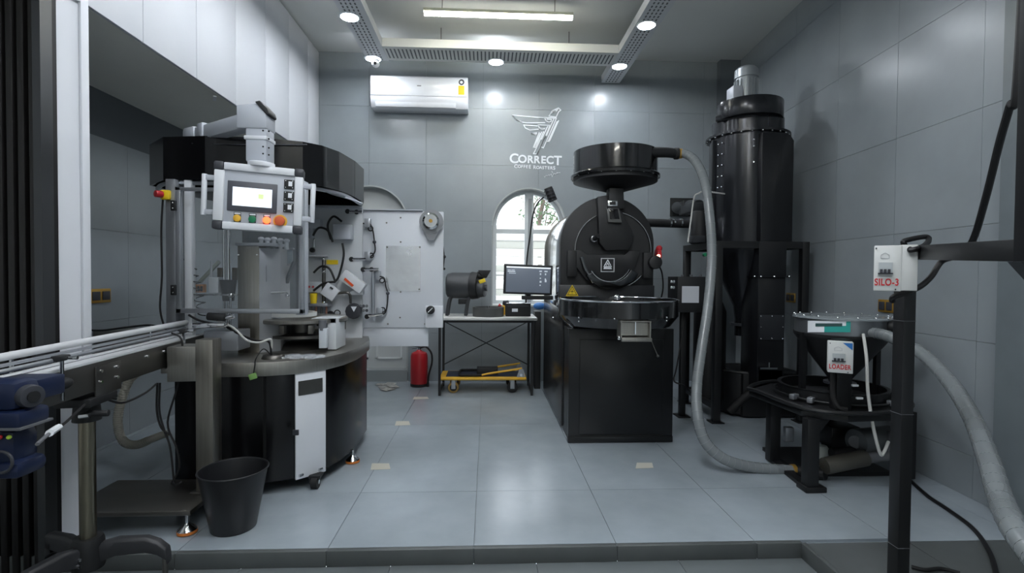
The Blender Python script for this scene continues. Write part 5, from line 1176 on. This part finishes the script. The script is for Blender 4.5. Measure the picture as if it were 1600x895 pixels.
MB().lathe([(.055,.505),(.06,.53),(ur,uz0-.02),(ur+.006,uz0-.01),(ur+.006,uz0+.004),(0,uz0+.004)],(ux,uy,0),seg=48).build('hopper_cone', BLACKM, lo)
MB().cyl((ux,uy,.46),(ux,uy,.51),.06,seg=24).build('cone_outlet', BLACKM, lo); MB().cyl((ux,uy,.500),(ux,uy,.512),.085,seg=28).build('outlet_flange', DGREY, lo)
# curved white and teal label on the drum
def curvedlabel(px0,px1,py0,py1,r,name,m,par):
    mb = MB(); n = 14; V = []
    for k in range(n+1):
        px = px0+(px1-px0)*k/n; d_ = ray(px,510); A_ = d_.x**2+d_.y**2; B_ = -2*(d_.x*ux+d_.y*uy); C_ = ux*ux+uy*uy-r*r
        t = (-B_-math.sqrt(max(B_*B_-4*A_*C_,0)))/(2*A_); x,y = d_.x*t, d_.y*t
        V.append((mb.bm.verts.new((x,y,P(px,py1,y).z)),mb.bm.verts.new((x,y,P(px,py0,y).z))))
    for a_,b_ in zip(V,V[1:]): mb.bm.faces.new((a_[0],b_[0],b_[1],a_[1]))
    return mb.build(name,m,par)
lb_ = curvedlabel(1262,1329,501,519,ur+.002,'drum_label',WHITEI,lo)
curvedlabel(1288,1329,509,519,ur+.0028,'teal_band',TEAL,lb_); curvedlabel(1322,1329,502,519,ur+.003,'teal_band',TEAL,lb_); curvedlabel(1274,1316,505,510,ur+.0034,'dark_display',mat('display_green_dark',(50,80,78),.3),lb_)
MB().cyl((ux+ur*.55,uy-ur*.80,uz0+.06),(ux+ur*.80,uy-ur*1.05,uz0+.055),.035,seg=20).build('inlet_stub', BLACKM, lo, bevel=.003)
for (x_,y_) in ((ux-ur+.0,uy-.02),(ux+ur,uy+.02)): MB().bb(x_-.014,x_+.014,y_-.014,y_+.014,.42,uz0+.005).build('hopper_post', FRM, lo)
q_ = P(1322,585,2.63); MB().bb(q_.x-.042,q_.x+.042,2.64,2.70,.42,.80).build('front_post', FRM, lo, bevel=.002)
MB().tube([(q_.x-.05,2.66,.62),(q_.x-.055,2.65,.5),(q_.x-.04,2.63,.44),(q_.x+.0,2.62,.43)],.014,8).build('conduit', RUBBER, lo)
for (px,py) in ((1331,645),(1345,645),(1345,622),(1338,602)): MB().pbox(px-5,py-1,px+4,py+2,2.60,.015).build('white_tie', WHITEI, lo, bevel=.001)
# motor and pipes below
mc = P(1345,690,2.8); MB().cyl((mc.x-.03,2.80,mc.z),(mc.x+.22,2.86,mc.z),.072,seg=28).build('motor', mat('motor_dark_grey',(92,96,98),.4,.4), lo, bevel=.006)
MB().cyl((mc.x-.036,2.795,mc.z),(mc.x-.03,2.80,mc.z),.035,seg=20).build('motor_hub', MGREY, lo)
MB().prism([(0,0),(.10,.0),(.12,.12),(.05,.12)],.06,face_cam((P(1372,705,2.8).x,2.80,P(1372,705,2.8).z))).build('motor_bracket', MGREY, lo, bevel=.003)
MB().cyl(P(1288,728,2.72),P(1352,715,2.74),.045,seg=24).build('intake_pipe', mat('pipe_olive_grey',(82,80,74),.5,.3), lo, bevel=.003)
MB().cyl(P(1350,716,2.74),P(1400,710,2.76),.03,seg=20).build('intake_pipe', MGREY, lo)
MB().cyl(P(1300,710,2.82),P(1345,705,2.82),.035,seg=20).build('dark_pipe', BLACKM, lo)
wj = P(1288,712,2.9); MB().lathe([(0,0),(.042,0),(.045,.01),(.045,.11),(.03,.135),(0,.135)],(wj.x,2.93,.0),seg=24).build('white_canister', mat('milky_plastic',(190,198,194),.4), lo)
MB().bb(1.80,2.32,2.80,3.24,.0,.022).build('base_plate', FRM, lo)
MB().pbox(1300,668,1345,700,2.95,.2).build('vibration_unit', FRM, lo, bevel=.008)
MB().cyl(P(1244,735,2.87),P(1290,741,2.74),.03,seg=18).build('hose_tail', BLACKM, lo) 
MB().pbox(1228,668,1240,690,3.0,.03).build('side_fitting', ALU, lo, bevel=.004)
MB().tube([P(1349,522,2.70),P(1354,560,2.62),P(1356,610,2.58),P(1364,665,2.56),P(1375,708,2.55),P(1381,706,2.56),P(1388,690,2.6)],.008,8).build('white_cable', mat('pale_cable',(196,196,192),.5), lo)

def switch_box(name, px0,px1,py0,py1,Y,dy,word,label,blue=False,sidew=None):
    a_, b_ = P(px0,py0,Y), P(px1,py1,Y); o = empty(name, ((a_.x+b_.x)/2,Y+dy/2,b_.z), label, 'electrical box')
    wdt, hgt = b_.x-a_.x, a_.z-b_.z; cx_, cz_ = (a_.x+b_.x)/2, (a_.z+b_.z)/2
    MB().bb(a_.x,b_.x,Y,Y+dy,b_.z,a_.z).build('case', mat('box_white',(206,208,206),.45), o, bevel=.004)
    F = lambda x,z: Vector((cx_+x*wdt, Y-.001, cz_+z*hgt))
    def fb(x0,x1,z0,z1,t,nm,m,par=o): c0_,c1_=F(x0,z0),F(x1,z1); return MB().bb(c0_.x,c1_.x,Y-t,Y+.001,c0_.z,c1_.z).build(nm,m,par)
    cv_ = fb(-.32,.18,-.12,.13,.008,'breaker_cover',mat('box_cover_grey',(176,182,184),.35))
    for k in range(3): fb(-.27+.14*k,-.17+.14*k,-.10,-.02,.014,'breaker_switch',DGREY)
    fb(-.34,.20,-.13,-.10,.012,'breaker_base',DGREY)
    m = MB(); M_ = face_cam(F(-.1,.27)); strokes(m,[[(-.15*wdt,-.05*hgt),(-.15*wdt,.02*hgt),(0,.07*hgt),(.15*wdt,.02*hgt),(.15*wdt,-.05*hgt),(-.15*wdt,-.05*hgt)]],.0015,M_,.0008); m.build('printed_mark', mat('faint_print',(168,172,176),.5), o, smooth=False)
    t_ = text(word, hgt*.21, face_cam(F(-.02,-.31)), 'lettering', REDL, o, .001, hgt*.0045, 1.08)
    sx = wdt*.86/max(t_.dimensions.x,1e-6)
    tw = max(v.co.x for v in t_.data.vertices)-min(v.co.x for v in t_.data.vertices); cxm = (max(v.co.x for v in t_.data.vertices)+min(v.co.x for v in t_.data.vertices))/2
    for v in t_.data.vertices: v.co.x = cxm+(v.co.x-cxm)*wdt*.86/tw
    m = MB()
    for (x_,z_) in ((-.42,.44),(.30,-.46)): m.cyl(F(x_,z_)-Vector((0,.003,0)),F(x_,z_),.003,seg=8)
    m.build('screws', DGREY, o, kind='stuff')
    if blue: MB().prism([(-.02*wdt+0,0),(.36*wdt,0),(.36*wdt,-.22*hgt)],.001,face_cam(F(.10,.47))).build('blue_corner', BLUEL, o)
    return o
sb1 = switch_box('switch_box',1299,1337,534,583,2.56,.055,'LOADER','white switch box lettered LOADER in red below the round hopper',True)

# ================================================================ SILO FRAME AT THE RIGHT
sf = empty('silo_frame', (1.485,1.82,0), 'black square-tube post with a long horizontal beam at the right edge', 'frame')
px_l, px_r = P(1412,500,1.80).x, P(1431,500,1.80).x
TUB = mat('tube_black',(20,21,23),.4,var=.1)
zt1, zt0 = P(1436,384,1.80).z, P(1436,405,1.80).z
MB().bb(px_l,px_r,1.80,1.85,0,zt1).build('post', TUB, sf, bevel=.002)
for py in (502,648,857): MB().bb(px_l-.001,px_r+.001,1.799,1.851,P(1420,py,1.8).z,P(1420,py,1.8).z+.002).build('weld_line', MGREY, sf)
b0, b1 = Vector((px_r-.01,1.82)), Vector((P(1600,390,1.05).x,1.05)); bd = (b1-b0).normalized(); b1 = Vector((P(1591,100,1.05).x+.03,1.025)); bd = (b1-b0).normalized()
an2 = math.atan2(bd.y,bd.x); mid = (b0+b1)/2
Lb = (b1-b0).length; zn1, zn0 = P(1600,373,1.04).z, P(1600,409,1.04).z
MB().prism([(0,zt0),(Lb,zn0),(Lb,zn1),(0,zt1)],.046,Matrix.Translation((b0.x,b0.y,0))@Matrix.Rotation(an2,4,'Z')@Matrix(((1,0,0,0),(0,0,1,-.023),(0,1,0,0),(0,0,0,1)))).build('beam', TUB, sf, bevel=.002)
ep_ = b0+bd*((Vector((P(1600,390,1.05).x,1.05))-b0).length+.02)
upx = P(1591,100,1.05)
MB().bb(upx.x,upx.x+.05,1.0,1.05,zn0,CZ-.001).build('upper_post', TUB, sf, bevel=.002)
bm_ = P(1590,412,1.1); 
MB().prism([(0,0),(.12,0),(.12,-.12)],.03,face_cam((P(1574,408,1.12).x,1.12,P(1574,409,1.12).z))).build('brace', mat('grey_edge_trim',(72,74,76),.35,.6), sf)
sb2 = switch_box('switch_box',1376,1418,383,455,1.70,.06,'SILO-3','white switch box lettered SILO-3 in red on the black post',False)
MB().pbox(1417,383,1441,454,1.703,.055).build('case_extension', mat('box_white',(206,208,206),.45), sb2, bevel=.003)
cg = P(1430,391,1.703); MB().cyl(cg-Vector((0,.02,0)),cg,.010,seg=14).build('cable_gland', CABLE, sb2)
MB().tube([P(1421,391,1.66),P(1432,389,1.65),P(1443,384,1.68),P(1451,376,1.74),P(1448,370,1.76),P(1430,372,1.76),P(1412,377,1.76),P(1414,383,1.76)],.009,8).build('cable_loop', CABLE, sf)
mc_ = MB().tube([Vector((P(1594,80,1.28).x,1.26,CZ)),Vector((P(1594,80,1.28).x,1.27,2.4)),P(1590,120,1.3),P(1578,165,1.35),P(1561,225,1.42),P(1540,310,1.52),P(1520,375,1.62),P(1500,398,1.70),P(1472,408,1.78),P(1455,432,1.78),P(1437,448,1.775),P(1412,458,1.77),P(1396,464,1.78),P(1394,470,1.80)],.010,10).build('black_cable', CABLE, None); tag(mc_,'thick black cable hanging from above and passing behind the beam to the post','cable')
fc = MB().tube([PZ(1424,752,.012),PZ(1450,775,.010),PZ(1480,795,.010),PZ(1520,825,.010),PZ(1545,860,.010),PZ(1556,893,.010),PZ(1560,930,.010)],.009,8).build('floor_cable', CABLE, None); tag(fc,'black cable lying on the floor from behind the post towards the viewer','cable')
f2 = MB().tube([PZ(1424,885,.009),PZ(1445,890,.009),PZ(1470,888,.009),PZ(1500,895,.009)],.007,8).build('floor_cable', CABLE, None); tag(f2,'short black cable curled on the dark tiles at the foot of the post','cable')

for e_, a_, s_ in ((sb1,-30,.84),(sb2,-38,.78)): e_.rotation_euler.z = math.radians(a_); e_.scale = (s_,1,1)
# ================================================================ HOSES
def hose(pts, r, label, n=8, pitch=4):
    o = MB().tube(pts, r, 16, n).build('clear_hose', HOSE, None); tag(o,label,'hose')
    pth = catmull([Vector(p) for p in pts], 14); m = MB(); nrm = 0
    for i_ in range(0,len(pth)-1,pitch): m.ring(pth[i_],r+.0001,.0010,(pth[i_+1]-pth[i_]),16,4)
    m.build('wire_ribs', HOSER, o, kind='stuff'); return o
h1 = [P(1060,240,3.71),P(1072,241,3.68),P(1088,254,3.62),P(1102,288,3.52),P(1110,350,3.42),P(1112,410,3.35),P(1106,480,3.25),P(1097,540,3.15),P(1089,600,3.05),P(1090,650,2.95),P(1102,690,2.90),P(1130,716,2.87),P(1165,728,2.87),P(1205,733,2.87),P(1243,735,2.87)]
ho = hose(h1,.031,'long clear ribbed hose from the roaster hopper down to the loader')
for p_,nm in ((P(1062,240,3.705),'x'),): MB().cyl(p_-Vector((.012,0,0)),p_+Vector((.014,0,0)),.036,seg=20).build('brass_clamp', BRASS, ho)
p_ = P(1240,735,2.87); MB().cyl(p_-Vector((.012,0,0)),p_+Vector((.008,0,0)),.036,seg=20).build('brass_clamp', BRASS, ho)
h2 = [P(1357,519,2.73),P(1372,521,2.69),P(1395,528,2.6),P(1440,552,2.4),P(1485,598,2.1),P(1520,655,1.8),P(1545,720,1.55),P(1562,775,1.38),P(1585,825,1.2),P(1625,880,1.08)]
hose(h2,.030,'clear ribbed hose arching from the loader past the post to the right edge')
# ================================================================ SMALL THINGS
def socket(o, wallx, name, label):
    e = empty('wall_socket', o, label, 'socket')
    MB().bb(wallx-.022,wallx-.011,o.y-.065,o.y+.065,o.z-.04,o.z+.04).build('plate', BRASS, e, bevel=.003)
    for dy in (-.03,.03): MB().bb(wallx-.028,wallx-.022,o.y+dy-.022,o.y+dy+.022,o.z-.026,o.z+.026).build('socket_insert', DGREY, e, bevel=.002)
o_ = PX(1237,465,rwx(4.3)-.013); socket(o_, rwx(o_.y), '', 'gold-framed socket on the right wall behind the black tower')
o_ = PX(1387,478,rwx(3.2)-.013); socket(o_, rwx(o_.y), '', 'gold-framed socket on the right wall just left of the black post')
PAPER = mat('cream_sticker',(178,175,164),.7)
for (px0,px1,py0,py1,lb) in ((617,641,658,665,'small cream patch on the floor in front of the side table'),(579,610,724,734,'cream patch on the floor beside the filling machine foot'),(645,670,620,624,'thin cream patch on the floor in front of the fire extinguisher'),(993,1021,723,732,'pale patch on the floor in front of the coffee roaster')):
    q = [PZ(px0,py1),PZ(px1,py1-1),PZ(px1-2,py0),PZ(px0+2,py0)]
    o = MB().prism([(v.x,v.y) for v in q],.0012,T(.0002)).build('floor_patch', PAPER, None); tag(o,lb,'sticker')
nw = MB(); 
for k in range(5):
    c = PZ(598+k*4,601+(k%3)*4); nw.box((c.x,c.y,.004+.002*k),(.13,.10,.002),RZ(k*.5)@RX(.02*k))
o = nw.build('crumpled_newspaper', mat('newsprint',(150,150,146),.8,var=.5,vscale=25), None); tag(o,'flattened crumpled newspaper on the floor by the arched doorway','newspaper'); o['kind']='stuff'
